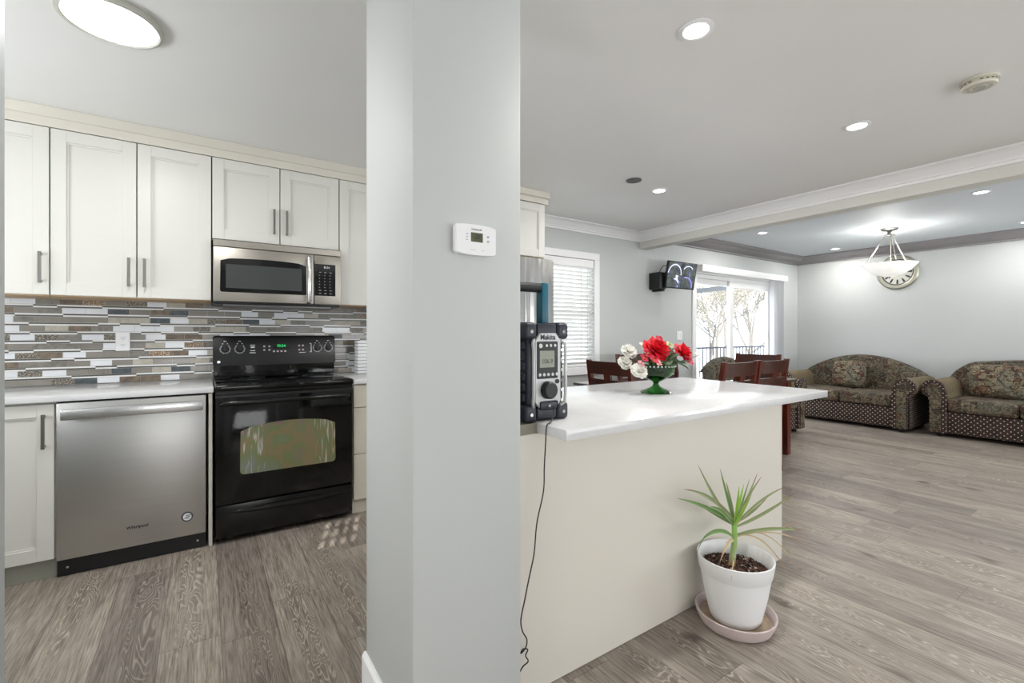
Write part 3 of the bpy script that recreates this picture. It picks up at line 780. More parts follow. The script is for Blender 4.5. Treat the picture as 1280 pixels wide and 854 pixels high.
bm = BM(); box(bm, 1.532, 2.44, 3.0, 3.062, .06, .61, .01, 2); o = ob('freezer_drawer', bm, M_FRIDGE, fr)
bm = BM(); tube(bm, [(1.6, 3.0, .55), (1.61, 2.95, .55), (2.36, 2.95, .55), (2.37, 3.0, .55)], .013, 10); ob('handle', bm, M_STEELB, o)

# ------------------------------------------------------------------ island
isl = empty('kitchen_island', 'cream panelled island base carrying the white countertop', 'island')
IY = 1.256
ob('base_panel', B(.816, 2.6, IY, 1.90, .001, .879, .002), M_PANEL, isl)
tag(ob('island_countertop', B(.945, 2.775, 1.105, 2.01, .880, .915, .003, 2), M_QUARTZ), 'thick white quartz countertop on the island holding the radio and flowers', 'countertop')
struct('trim_4', B(.816, .943, IY, 1.90, .880, .914, .001), mat('filler_taupe', (150, 144, 130), .6))

# ------------------------------------------------------------------ thermostat
th = empty('thermostat', 'white wall thermostat with small olive display on the grey pillar', 'thermostat', (.641, PY0-.0005, 1.484))
ob('back_plate', B(-.058, .058, -.008, 0, -.040, .040, .003), M_WHITEPL, th)
bm = BM(); P_ = []
for k in range(9): t = -1+2*k/8; P_.append((t*.066, .043-.004*t*t))
for k in range(9): t = 1-2*k/8; P_.append((t*.066, -.043+.005*t*t))
prism(bm, P_, 'y', -.028, -.0085); bmesh.ops.bevel(bm, geom=bm.edges[:], offset=.003, segments=2, affect='EDGES')
bd = ob('housing', bm, M_WHITEPL, th)
ob('display', B(-.018, .020, -.0292, -.0278, -.006, .020, .0004), mat('lcd_olive', (84, 88, 66), .2), bd)
text('display_digits', '68', .016, mat('lcd_ink', (46, 52, 34), .5), bd, (.002, -.0295, .007))
text('lettering', 'Honeywell', .0075, mat('grey_ink', (110, 114, 124), .5), bd, (.0, -.0284, .029))
bm = BM()
for z in (-.002, .006, .014): box(bm, -.033, -.028, -.0295, -.028, z-.0015, z+.0015, .0005)
for z in (-.001, .012): box(bm, .034, .041, -.0295, -.028, z-.003, z+.003, .001)
ob('buttons', bm, mat('button_grey', (170, 174, 180), .4), bd)
bm = BM(); box(bm, -.02, -.004, -.0287, -.028, -.0295, -.0285); box(bm, .018, .026, -.0287, -.028, -.0295, -.0285); ob('legend_marks', bm, mat('grey_ink2', (178, 182, 190), .5), bd, False)

# ------------------------------------------------------------------ jobsite radio
rd = empty('jobsite_radio', 'rugged black and silver jobsite radio with teal handle on the island counter', 'radio', (.992, 1.262, .916))
M_RUB = mat('navy_black_rubber', (34, 38, 50), .42); M_SIL = mat('silver_plastic', (190, 192, 192), .35, .3); M_TEAL = mat('teal_plastic', (8, 92, 112), .4)
ob('body', B(-.078, .078, .012, .205, .012, .325, .01, 2), M_RUB, rd)
for z0, z1 in ((0, .060), (.282, .342)):
    for x0, x1 in ((-.096, -.044), (.044, .096)):
        c = ob('corner_bumper', B(x0, x1, -.006, .215, z0, z1, .014, 3), M_RUB, rd)
        bm = BM(); tube(bm, [(x0*.5+x1*.5-.002, -.010, (z0+z1)/2-.002), (x0*.5+x1*.5-.002, -.004, (z0+z1)/2-.002)], .0062, 12); ob('screw', bm, M_CHROME, c)
    ob('end_bumper', B(-.043, .043, -.002, .212, z0+.006, z1-.004, .008, 2), M_RUB, rd)
bm = BM()
for k in range(6): box(bm, -.088, -.076, .02, .195, .068+k*.036, .068+k*.036+.029, .004)
for k in range(6): box(bm, .076, .088, .02, .195, .068+k*.036, .068+k*.036+.029, .004)
ob('side_ribs', bm, M_RUB, rd)
bm = BM(); O = [(-.036, .046), (.040, .046), (.055, .068), (.055, .278), (.036, .304), (-.034, .304), (-.057, .278), (-.057, .068)]
prism(bm, O, 'y', -.008, .014); bmesh.ops.bevel(bm, geom=bm.edges[:], offset=.002, segments=1, affect='EDGES')
fp = ob('front_panel', bm, M_SIL, rd)
dpn = ob('display_bezel', B(-.050, .040, -.0105, -.0075, .148, .276, .002), M_BLKPL, fp)
ob('display', B(-.040, .024, -.0115, -.0102, .186, .244, .0004), mat('lcd_grey', (150, 156, 142), .2), dpn)
text('display_digits', '106.9', .022, mat('lcd_dark', (70, 74, 66), .5), dpn, (-.008, -.0119, .207))
bm = BM()
for k in range(5): tube(bm, [(-.041+.0185*k, -.0102, .162), (-.041+.0185*k, -.0138, .162)], .0056, 12)
for k in range(3): tube(bm, [(-.012+.0185*k, -.0102, .262), (-.012+.0185*k, -.0138, .262)], .0052, 12)
tube(bm, [(-.038, -.0102, .261), (-.038, -.0142, .261)], .0078, 12)
ob('buttons', bm, M_SIL, dpn)
text('lettering', 'Makita', .025, M_DINK, fp, (-.003, -.0086, .290), bold=.0005)
bm = BM(); tube(bm, [(-.004, -.008, .108), (-.004, -.028, .108), (-.004, -.032, .108)], [.031, .029, .025], 24)
kn = ob('tuning_knob', bm, M_BLKPL, fp)
bm = BM(); tube(bm, [(.038, -.008, .136), (.038, -.0115, .136)], .008, 12); ob('jack', bm, M_BLKPL, fp)
ob('lower_pocket', B(-.038, .038, -.014, -.007, .040, .070, .007, 2), M_RUB, fp)
bm = BM(); tube(bm, [(-.002, -.014, .055), (-.002, -.018, .055)], .006, 10); ob('pocket_screw', bm, M_CHROME, fp)
for sx in (-1, 1):
    bm = BM(); xx = sx*.070
    tube(bm, [(xx-sx*.014, .004, .046), (xx, -.012, .062), (xx, -.016, .10), (xx, -.016, .24), (xx, -.012, .268), (xx-sx*.014, .004, .284)], .0055, 10)
    ob('guard_bar', bm, M_SIL, rd)
bm = BM()
for x0, x1 in ((-.090, -.058), (.048, .080)): box(bm, x0, x1, .090, .130, .31, .492, .006, 2)
hd = ob('handle', bm, M_TEAL, rd)
bm = BM(); tube(bm, [(-.075, .110, .474), (.062, .110, .474)], .018, 14); ob('grip', bm, mat('grip_rubber', (34, 34, 36), .6), hd)
# cord
def spline(pts, n=8):
    P_ = [Vector(p) for p in pts]; out = []
    for i in range(len(P_)-1):
        a, b, c, d = P_[max(i-1, 0)], P_[i], P_[i+1], P_[min(i+2, len(P_)-1)]
        for k in range(n):
            t = k/n; out.append(.5*((2*b)+(-a+c)*t+(2*a-5*b+4*c-d)*t*t+(-a+3*b-3*c+d)*t**3))
    out.append(P_[-1]); return out
bm = BM(); tube(bm, spline([(1.004, 1.240, .966), (.990, 1.225, .940), (.965, 1.21, .9205), (.946, 1.20, .9195), (.936, 1.196, .905), (.934, 1.196, .86), (.930, 1.198, .78), (.928, 1.20, .70), (.905, 1.205, .60), (.897, 1.21, .50), (.880, 1.215, .42), (.866, 1.22, .35), (.855, 1.225, .29), (.868, 1.235, .243), (.886, 1.235, .208), (.881, 1.235, .183), (.862, 1.235, .172), (.868, 1.232, .185), (.886, 1.23, .178), (.881, 1.235, .157), (.891, 1.235, .134), (.866, 1.235, .122), (.84, 1.235, .08), (.83, 1.23, .005)]), .0022, 8)
tag(ob('power_cord', bm, mat('black_cord', (26, 24, 24), .5)), 'thin black power cord hanging from the radio in front of the island', 'cord')

# ------------------------------------------------------------------ flowers in a green glass compote
VX, VY = 1.935, 1.557
vz = empty('glass_vase', 'green ribbed glass pedestal vase on the island countertop', 'vase', (VX, VY, .916))
def make_greenglass():
    m, b = newmat('green_glass', .06); b.b.inputs['Base Color'].default_value = rgb(52, 118, 48)
    b.b.inputs['Transmission Weight'].default_value = 1.; b.b.inputs['IOR'].default_value = 1.45; return m
M_GG = make_greenglass()
bm = BM(); lathe(bm, [(0, 0), (.074, 0), (.076, .003), (.060, .012), (.035, .024), (.016, .036), (.0125, .046), (.015, .053), (.020, .058), (.05, .072), (.074, .090), (.088, .112), (.092, .132), (.093, .148), (.090, .150), (.086, .148), (.082, .115), (.068, .092), (.045, .076), (0, .068)], 96, flute=.035, nf=32)
ob('bowl_and_foot', bm, M_GG, vz)
bm = BM()
for k in range(32):
    a = 2*PI*k/32; sphere(bm, (.0955*math.cos(a), .0955*math.sin(a), .138), .0052, u=8, v=6)
ob('beaded_rim', bm, mat('rim_beads', (190, 205, 190), .08), vz)
RX, RYv = math.cos(YAW), -math.sin(YAW)  # sideways direction used only to lay the bouquet out
def petal_flower(name, label, c, r, m, layers, group, mc=None, tilt=(.5, 0), sepal=True, cat='flower'):
    e = empty(name, label, cat, c, random.uniform(0, 6), group)
    bm = BM(); Rr = random.Random(sum(map(ord, label)))
    for li, (n, openness, ln) in enumerate(layers):
        for k in range(n):
            a = 2*PI*k/n+li*.5+Rr.uniform(-.2, .2); U, V = 5, 4; g = []
            el = openness+Rr.uniform(-.12, .12)
            for i in range(V+1):
                t = i/V; row = []
                for j in range(U+1):
                    s = -1+2*j/U; wdt = math.sin(min(1, t*1.15+.12)*PI*.62)*(.62 if len(layers) > 5 else .48)
                    rad = r*ln*(t*math.cos(el)+.10*math.sin(t*PI)); zz = r*ln*(t*math.sin(el)) - r*.16*t*t*math.cos(el)*(1 if el < .8 else -.3)
                    rr = r*ln*wdt*s*t**.35
                    zz += r*.16*(s*s)*t + Rr.uniform(-.015, .015)*r
                    row.append(bm.verts.new((rad*math.cos(a)-rr*math.sin(a), rad*math.sin(a)+rr*math.cos(a), zz)))
                g.append(row)
            for i in range(V):
                for j in range(U): bm.faces.new((g[i][j], g[i][j+1], g[i+1][j+1], g[i+1][j]))
    o = ob('petals', bm, m, e); o.rotation_euler = (tilt[0], tilt[1], 0)
    e.rotation_euler = (0, 0, 0)
    if mc:
        bm = BM(); sphere(bm, (0, 0, r*.14), r*.17); x = ob('flower_center', bm, mc, e); x.rotation_euler = (tilt[0], tilt[1], 0)
    if sepal:
        tgt = Vector((VX, VY, 1.0))-Vector(c)
        bm = BM(); tube(bm, spline([(0, 0, 0), tgt*.45+Vector((0, 0, .015)), tgt*.85]), .002, 6); ob('stem', bm, M_STEM, e)
    return e
M_STEM = mat('flower_stem', (70, 96, 48), .6)
def petalmat(name, c1, c2):
    m, b = newmat(name, .5); o, xyz = b.obj()
    b.L.new(b.ramp(b.noise(o, 30, 3), [(.3, rgb(*c1)), (.7, rgb(*c2))]), b.b.inputs['Base Color']); b.b.inputs['Subsurface Weight'].default_value = .0
    return m
M_RED = petalmat('red_petal', (206, 18, 34), (238, 40, 58)); M_DRED = petalmat('crimson_petal', (170, 14, 48), (206, 30, 66))
M_WHT = petalmat('white_petal', (232, 232, 222), (248, 246, 240)); M_PNK = petalmat('pink_petal', (240, 200, 196), (236, 150, 158)); M_YC = mat('yellow_center', (196, 190, 90), .6)
def bq(off, dep, z): return (VX+RX*off+.5563*dep, VY+RYv*off+.831*dep, z)
ROSE = [(3, 1.45, .5), (4, 1.3, .62), (5, 1.1, .75), (6, .8, .88), (6, .45, 1.0), (6, .1, 1.05)]
SIMPLE = [(5, .35, 1.0), (3, 1.0, .55)]
MUM = [(10, .1, 1.0), (10, .45, .9), (8, .85, .7)]
petal_flower('rose_flower', 'large open red rose at the middle top of the bouquet', bq(-.010, -.035, 1.132), .070, M_RED, ROSE, 'red roses in the bouquet', None, (.75, -.1))
petal_flower('rose_flower', 'large red rose at the right side of the bouquet', bq(.128, -.01, 1.118), .054, M_RED, ROSE, 'red roses in the bouquet', None, (.8, .45))
for off, dep, z, r, lab in ((-.072, -.095, 1.120, .027, 'small crimson blossom left of the middle rose'), (-.100, -.125, 1.098, .024, 'small crimson blossom beside the white flowers at left'), (-.050, -.125, 1.090, .024, 'small crimson blossom just under the middle rose'), (.150, -.05, 1.082, .026, 'small crimson blossom below the right rose'), (.032, .05, 1.19, .024, 'small crimson blossom behind the top of the middle rose')):
    petal_flower('crimson_blossom', lab, bq(off, dep, z), r, M_DRED, SIMPLE, 'crimson blossoms in the bouquet', M_YC, (.9, 0))
for off, dep, z, r, lab in ((-.145, -.02, 1.128, .042, 'white flower at the upper left of the bouquet'), (-.168, -.03, 1.07, .038, 'white flower at the far left edge of the bouquet'), (-.116, -.105, 1.035, .042, 'white flower drooping over the left rim of the vase')):
    petal_flower('white_flower', lab, bq(off, dep, z), r, M_WHT, MUM, 'white flowers in the bouquet', None, (.8, -.4))
petal_flower('pale_blossom', 'small pale pink blossom low at the left of the bouquet', bq(-.105, -.10, 1.068), .022, M_PNK, SIMPLE, None, M_DRED, (.9, 0))
petal_flower('pale_blossom', 'small pink and white blossom above the middle of the vase rim', bq(-.022, -.10, 1.075), .022, M_PNK, SIMPLE, None, M_DRED, (.9, 0))
petal_flower('pale_blossom', 'small white blossom at the upper left behind the red blossoms', bq(-.068, .0, 1.155), .024, M_WHT, SIMPLE, None, M_YC, (.7, 0))
petal_flower('pale_blossom', 'small white blossom at the far right tip of the bouquet', bq(.205, -.02, 1.105), .024, M_WHT, SIMPLE, None, M_PNK, (.8, .3))
petal_flower('pale_blossom', 'pale green blossom between the two red roses', bq(.075, .03, 1.155), .030, petalmat('green_petal', (176, 196, 140), (206, 216, 170)), SIMPLE, None, None, (.6, 0))
M_LEAFD = petalmat('dusky_leaf', (62, 88, 58), (128, 146, 118))
def leafy(label, base, tips):
    e = empty('leaf_sprig', label, 'leaves', base, 0, 'leaf sprigs in the bouquet')
    for (dx, dd, dz, wd) in tips:
        t = Vector((RX*dx+.5563*dd, RYv*dx+.831*dd, dz)); L_ = t.length; side = t.cross(Vector((0, .3, 1))).normalized()
        nrm = side.cross(t).normalized(); bm = BM(); rows = []
        for i in range(7):
            q = i/6; p_ = t*q+nrm*.12*L_*math.sin(q*PI); ww = wd*math.sin(min(1, q*.95+.05)*PI)**.8+.0004
            rows.append([bm.verts.new(p_+side*ww*s+nrm*(-.25*ww*(1-abs(s)))) for s in (-1, 0, 1)])
        for a, b in zip(rows, rows[1:]):
            for k in (0, 1): bm.faces.new((a[k], a[k+1], b[k+1], b[k]))
        ob('leaf', bm, M_LEAFD, e)
leafy('broad grey-green leaves at the front right of the bouquet', bq(.03, -.07, 1.075), [(.055, -.03, -.012, .026), (.10, -.02, -.008, .026), (.03, -.03, .045, .022), (.02, -.06, -.015, .026), (-.05, -.03, -.005, .019)])
leafy('big pale leaves in front between the two red roses', bq(.040, -.085, 1.088), [(.05, -.02, .035, .026), (.065, -.02, -.022, .026), (-.012, -.03, -.03, .022), (.025, 0, .065, .02)])
leafy('upright leaves between the two red roses', bq(.06, -.03, 1.09), [(-.01, .0, .07, .022), (.03, .01, .06, .019), (.0, -.03, .045, .023), (-.03, -.02, .03, .019), (.05, -.01, -.015, .023)])
leafy('thin leaves and twig poking out at the far left of the bouquet', bq(-.10, -.02, 1.07), [(-.06, .0, .085, .006), (-.02, -.05, .0, .019), (.03, -.06, .01, .012), (.05, -.06, -.012, .019), (0, -.07, -.02, .012)])
leafy('leaves under the right rose at the vase rim', bq(.09, -.06, 1.07), [(.05, -.02, -.03, .023), (.03, -.04, .0, .019), (.07, 0, .01, .012)])

# ------------------------------------------------------------------ potted dracaena
GX, GY = 1.870, 1.094
sc = empty('plant_saucer', 'pale pink oval saucer on the floor beneath the white pot', 'saucer', (GX, GY, 0), -.55)
bm = BM(); lathe(bm, [(0, .003), (.150, .003), (.164, .03), (.170, .052), (.164, .054), (.156, .046), (.148, .018), (0, .016)], 48)
for v in bm.verts: v.co.y *= .95; v.co.x *= .93
ob('dish', bm, mat('pink_clay_plastic', (206, 190, 188), .5), sc)
bm = BM(); lathe(bm, [(0, .0175), (.145, .0175), (.145, .022), (0, .022)], 32); [setattr(v.co, 'x', v.co.x*.93) or setattr(v.co, 'y', v.co.y*.93) for v in bm.verts]; ob('wet_dirt', bm, tilemat('dried_dirt', (150, 122, 96), (196, 178, 156), 16, .8), sc)
pt = empty('plant_pot', 'white plastic pot with a raised rim band standing in the pink saucer', 'pot', (GX, GY, .0225))
PH = .262
bm = BM(); lathe(bm, [(0, 0), (.102, 0), (.106, .006), (.112, .03), (.132, .12), (.144, .19), (.1455, .198), (.150, .203), (.158, .250), (.159, .262), (.155, .264), (.150, .258), (.143, .205), (.1, .19), (0, .19)], 64)
ob('pot_shell', bm, M_WHITEPL, pt)
pt.scale = (.945, .945, .985)
def soilmat():
    m, b = newmat('bark_soil', .9); o, xyz = b.obj()
    vo = b.n('ShaderNodeTexVoronoi'); b.L.new(o, vo.inputs['Vector']); vo.inputs['Scale'].default_value = 110
    s = b.n('ShaderNodeSeparateXYZ'); b.L.new(vo.outputs['Color'], s.inputs[0])
    b.L.new(b.ramp(s.outputs[0], [(0, rgb(44, 30, 26)), (.35, rgb(78, 52, 42)), (.6, rgb(116, 80, 62)), (.85, rgb(60, 42, 36)), (.94, rgb(196, 186, 170))], 'CONSTANT'), b.b.inputs['Base Color']); b.bump(vo.outputs['Distance'], 1., .01); return m
bm = BM(); bmesh.ops.create_grid(bm, x_segments=36, y_segments=36, size=.139)
Rr = random.Random(5)
for v in bm.verts:
    x, y = v.co.x/.139, v.co.y/.139
    v.co.x = .139*x*math.sqrt(max(0, 1-y*y/2)); v.co.y = .139*y*math.sqrt(max(0, 1-x*x/2))
    v.co.z = .205+Rr.uniform(-.004, .005)+.012*(1-(x*x+y*y)/2)
ob('soil', bm, soilmat(), pt, False)
pl = empty('dracaena_plant', 'spiky dracaena with thin arching green leaves with brown tips', 'plant', (GX, GY, .225))
bm = BM(); tube(bm, spline([(-.010, .01, 0), (-.006, .006, .06), (-.004, 0, .12), (-.006, 0, .187)]), [.0135]*8+[.012]*8+[.0105]*9, 10)
ms, b = newmat('dracaena_stem', .6); o_, xyz = b.obj()
b.L.new(b.ramp(b.math('ADD', b.math('MULTIPLY', xyz[2], 4.), b.math('MULTIPLY', b.noise(o_, 30, 2), .2)), [(.12, rgb(190, 130, 96)), (.28, rgb(168, 180, 130)), (.8, rgb(140, 190, 90))]), b.b.inputs['Base Color'])
ob('trunk', bm, ms, pl)
def leafmat(name, g1, g2, tip, frac):
    m, b = newmat(name, .5)
    uv = b.n('ShaderNodeUVMap'); s = b.n('ShaderNodeSeparateXYZ'); b.L.new(uv.outputs[0], s.inputs[0])
    c = b.mix(b.ramp(b.math('ABSOLUTE', b.math('SUBTRACT', s.outputs[0], .5)), [(.25, (0, 0, 0, 1)), (.45, (1, 1, 1, 1))]), rgb(*g1), rgb(*g2))
    c = b.mix(b.ramp(s.outputs[1], [(frac, (0, 0, 0, 1)), (min(1, frac+.1), (1, 1, 1, 1))]), c, rgb(*tip))
    b.L.new(c, b.b.inputs['Base Color']); return m
ML = [leafmat('leaf_green', (110, 150, 84), (150, 160, 116), (120, 72, 56), .9), leafmat('leaf_pale', (140, 158, 112), (168, 160, 124), (150, 106, 84), .82), leafmat('leaf_bright', (140, 190, 70), (180, 200, 110), (150, 140, 80), .92), leafmat('leaf_dry', (190, 172, 138), (206, 190, 156), (176, 140, 110), .7)]
CR = Vector((-.006, 0, .190))
def blade(tip, wd, mi, sag=0., base=None, curl=0.):
    """tip relative to crown: (sideways, depth, up)"""
    a = Vector(base) if base else CR+Vector((0, 0, random.uniform(-.02, .015)))
    t = Vector((GX, GY, .225)); b_ = CR+Vector((RX*tip[0]+.5563*tip[1], RYv*tip[0]+.831*tip[1], tip[2]))
    d = b_-a; L_ = d.length; bm = BM(); uvl = bm.loops.layers.uv.new('UVMap'); rows = []; n = 14
    side = d.cross(Vector((.3, .8, .4) if abs(d.normalized().z) > .8 else (0, 0, 1))).normalized()
    view = Vector((-.5563, -.831, .25)); side = d.cross(view).normalized(); wd *= .85
    for i in range(n+1):
        q = i/n; p_ = a+d*q+Vector((0, 0, sag*4*q*(1-q)))
        if q > .75: p_ += Vector((0, 0, -curl*((q-.75)/.25)**2))
        ww = wd*min(1, .55+q*2.2)*(1-max(0, (q-.45)/.55)**1.6)+.0004
        nrm = side.cross(d).normalized()
        rows.append([bm.verts.new(p_+side*ww*s+nrm*ww*.5*abs(s)) for s in (-1, 0, 1)])
    for i, (A, B_) in enumerate(zip(rows, rows[1:])):
        for k in (0, 1):
            f = bm.faces.new((A[k], A[k+1], B_[k+1], B_[k])); 
            for lp, (u, v) in zip(f.loops, ((k/2, i/n), ((k+1)/2, i/n), ((k+1)/2, (i+1)/n), (k/2, (i+1)/n))): lp[uvl].uv = (u, v)
    ob('leaf', bm, ML[mi], pl)
for tip, wd, mi, sag in [((-.178, -.06, .266), .0085, 1, -.02), ((-.06, 0, .232), .0075, 0, -.005), ((-.244, -.08, .172), .0095, 1, .03), ((-.277, -.1, .143), .0095, 0, .015), ((.125, .05, .2), .006, 1, -.008), ((.088, -.05, .214), .005, 1, .008), ((-.004, -.05, .175), .008, 2, 0), ((.051, .02, .161), .007, 2, 0), ((.242, .05, .138), .006, 1, .02), ((.236, -.04, .148), .0075, 1, -.012), ((-.162, -.1, .105), .008, 0, .03), ((.033, -.08, .155), .007, 2, 0), ((-.01, .05, .159), .007, 1, 0), ((.08, .03, .179), .005, 0, 0), ((-.072, .05, .034), .006, 1, .02), ((.159, .03, .103), .006, 1, -.01), ((-.161, 0, .087), .006, 0, .0)]:
    blade(tip, wd, mi, sag)
blade((-.205, -.10, -.05), .0095, 0, .045, (-.006, 0, .13), .05)
blade((.288, -.02, -.022), .0085, 1, .018, (-.006, 0, .14))
blade((.30, .02, .005), .003, 3, -.015, (-.006, 0, .15), -.02)
blade((.357, .05, -.118), .003, 3, .04, (-.006, 0, .13))
blade((.18, -.1, -.183), .004, 3, .07, (-.006, 0, .13))
blade((.298, -.02, -.252), .003, 3, .10, (-.006, 0, .13))
blade((-.117, -.12, -.109), .008, 3, .03, (-.006, 0, .12))
blade((-.079, -.14, -.167), .004, 3, .03, (-.006, 0, .03))

# ------------------------------------------------------------------ ceiling fittings
M_LAMP = emit('lamp_glow', (255, 250, 244), 14)
def downlight(x, y, z, label, power, r=.046):
    e = empty('recessed_light', label, 'ceiling light', (x, y, z), 0, 'recessed ceiling lights')
    bm = BM(); lathe(bm, [(r, -.001), (r+.022, -.001), (r+.022, -.004), (r+.004, -.008), (r, -.005)], 40)
    bm.faces.ensure_lookup_table(); ob('trim_ring', bm, M_WHITEPL, e)
    bm = BM(); lathe(bm, [(0, -.001), (r, -.001), (r, -.005), (0, -.005)], 32); ob('lens', bm, M_LAMP, e)
    l = area('downlight_lamp', (x, y, z-.012), (x, y, 0), r*2, r*2, power, (1, .97, .93), shape='DISK')
for x, y, lab in ((1.614, 1.105, 'recessed light nearest the pillar above the island'), (3.129, 1.098, 'recessed light in front of the beam, right of the island'), (3.166, 2.514, 'recessed light near the window beside the grey speaker')):
    downlight(x, y, H, lab, 14)
for x, y, lab in ((5.737, 1.079, 'living room recessed light nearest the beam at right'), (7.68, 1.073, 'living room recessed light at the right edge of the photo'), (5.786, 3.029, 'living room recessed light close behind the beam, above the door side'), (7.769, 2.998, 'far living room recessed light left of the pendant')):
    downlight(x, y, HL, lab, 10)
kl = empty('ceiling_disc_light', 'large round flush ceiling light with white rim in the kitchen', 'ceiling light', (-.292, 2.30, H))
kl.scale = (.74, .74, 1)
bm = BM(); lathe(bm, [(.19, -.001), (.212, -.001), (.216, -.010), (.214, -.022), (.20, -.026), (.192, -.022)], 64); ob('rim', bm, mat('lamp_rim', (190, 190, 180), .5), kl)
bm = BM(); lathe(bm, [(0, -.002), (.193, -.002), (.193, -.020), (.17, -.023), (0, -.024)], 64); ob('diffuser', bm, emit('disc_glow', (255, 255, 255), 6), kl)
area('disc_lamp', (-.292, 2.30, H-.03), (-.292, 2.30, 0), .28, .28, 11, (1, .99, .97), shape='DISK')
# round in-ceiling speaker
sp = empty('ceiling_speaker', 'small flat grey round grille in the ceiling beside a recessed light', 'speaker', (2.788, 2.455, H))
bm = BM(); lathe(bm, [(0, -.001), (.058, -.001), (.060, -.004), (.054, -.007), (0, -.007)], 40); ob('grille', bm, mat('speaker_grey', (120, 120, 120), .7), sp)
bm = BM()
for r in (.015, .028, .041, .054): lathe(bm, [(r, -.0072), (r+.003, -.0072), (r+.003, -.0085), (r, -.0085), (r, -.0072)], 32)
ob('grille_rings', bm, mat('speaker_ring', (104, 104, 104), .7), sp)
# smoke detector
sd = empty('smoke_detector', 'cream round smoke detector on the ceiling at upper right', 'smoke detector', (3.046, .578, H))
M_CRM = mat('cream_plastic', (214, 210, 194), .5)
bm = BM(); lathe(bm, [(0, -.001), (.068, -.001), (.069, -.012), (0, -.012)], 48); ob('base_plate', bm, M_CRM, sd)
bm = BM(); lathe(bm, [(0, -.013), (.062, -.013), (.064, -.030), (.060, -.036), (0, -.038)], 48); cvr = ob('cover', bm, M_CRM, sd)
bm = BM()
for k in range(20):
    a = 2*PI*k/20
    if k % 5 == 0: continue
    c_, s_ = math.cos(a), math.sin(a); q = [Vector((c_, s_, 0))*.0642+Vector((-s_, c_, 0))*.006*sg+Vector((0, 0, zz)) for sg, zz in ((-1, -.018), (1, -.018), (1, -.024), (-1, -.024))]
    bm.faces.new([bm.verts.new(x) for x in q])
ob('side_slots', bm, mat('slot_dark', (110, 106, 94), .7), cvr, False)
bm = BM(); lathe(bm, [(0, -.0375), (.022, -.0375), (.022, -.040), (0, -.040)], 32); ob('test_button', bm, mat('detector_grey', (176, 176, 170), .5), cvr)
bm = BM(); lathe(bm, [(.034, -.0374), (.046, -.0372), (.046, -.0384), (.034, -.0386)], 32); ob('face_ring', bm, mat('detector_grey2', (190, 188, 178), .5), cvr)

# ------------------------------------------------------------------ pendant bowl lamp
pn = empty('pendant_lamp', 'nickel pendant lamp with white glass bowl hung in the living room', 'pendant lamp', (6.81, 2.06, HL))
bm = BM(); lathe(bm, [(0, -.001), (.085, -.001), (.088, -.012), (.07, -.026), (.03, -.034), (.02, -.05), (0, -.05)], 32); ob('canopy', bm, M_NICKEL, pn)
bm = BM(); lathe(bm, [(.0, -.05), (.016, -.052), (.022, -.07), (.05, -.078), (.055, -.088), (.03, -.098), (0, -.1)], 24); ob('hub', bm, M_NICKEL, pn)
for k in range(3):
    a = -YAW+PI/2*0+2*PI*k/3+.12
    c_, s_ = math.cos(a), math.sin(a)
    bm = BM(); tube(bm, [(.042*c_, .042*s_, -.086), (.246*c_, .246*s_, -.425)], .0075, 10); sphere(bm, (.248*c_, .248*s_, -.432), .013); ob('suspension_rod', bm, M_NICKEL, pn)
bm = BM(); lathe(bm, [(0, -.575), (.06, -.57), (.14, -.545), (.21, -.497), (.258, -.44), (.27, -.425), (.262, -.425), (.20, -.485), (.13, -.53), (.05, -.558), (0, -.56)], 48)
mg, b = newmat('alabaster_glass', .35); o_, xyz = b.obj()
cc = b.ramp(b.noise(o_, 7, 4, .6, 1.5), [(.3, rgb(226, 222, 212)), (.6, rgb(250, 249, 246))]); b.L.new(cc, b.b.inputs['Base Color']); b.L.new(cc, b.b.inputs['Emission Color']); b.b.inputs['Emission Strength'].default_value = .55
bo = ob('glass_bowl', bm, mg, pn)
bm = BM(); tube(bm, [(-.02, -.02, -.1), (-.02, -.02, -.52)], .004, 8); ob('cord', bm, mat('lamp_cord', (180, 172, 160), .5), pn)
bm = BM(); sphere(bm, (0, 0, -.587), .014); ob('finial', bm, M_NICKEL, pn)
pl_ = bpy.data.objects.new('pendant_bulb', bpy.data.lights.new('pendant_bulb', 'POINT')); COL.objects.link(pl_); pl_.location = (6.81, 2.06, HL-.36); pl_.data.energy = 13; pl_.data.shadow_soft_size = .05; pl_.data.color = (1, .98, .95)

# ------------------------------------------------------------------ clock on the far wall
ck = empty('wall_clock', 'large round silver-rimmed clock on the far wall behind the pendant', 'clock', (FE-.001, 2.40, 2.10))
def disc_x(prof, n=48):
    bm = BM(); lathe(bm, prof, n)
    for v in bm.verts: v.co = Vector((-v.co.z, v.co.x, v.co.y))
    return bm
ob('rim', disc_x([(.185, 0), (.24, 0), (.245, .02), (.23, .035), (.20, .038), (.185, .03), (.182, .02)]), mat('aged_silver', (168, 166, 152), .35, .6), ck)
fc_ = ob('face', disc_x([(0, .001), (.186, .001), (.186, .018), (0, .018)]), mat('clock_face', (206, 206, 196), .5), ck)
bm = BM()
for k in range(12):
    a = 2*PI*k/12; c_, s_ = math.cos(a), math.sin(a)
    q = [(-.0188, c_*r-s_*w_, s_*r+c_*w_) for r, w_ in ((.105, -.008), (.105, .008), (.165, .014), (.165, -.014))]
    bm.faces.new([bm.verts.new(x) for x in q])
ob('numeral_marks', bm, M_DINK, fc_, False)
ob('dark_ring', disc_x([(.172, .0185), (.184, .0185), (.184, .0225), (.172, .0225), (.172, .0185)]), M_DINK, fc_)
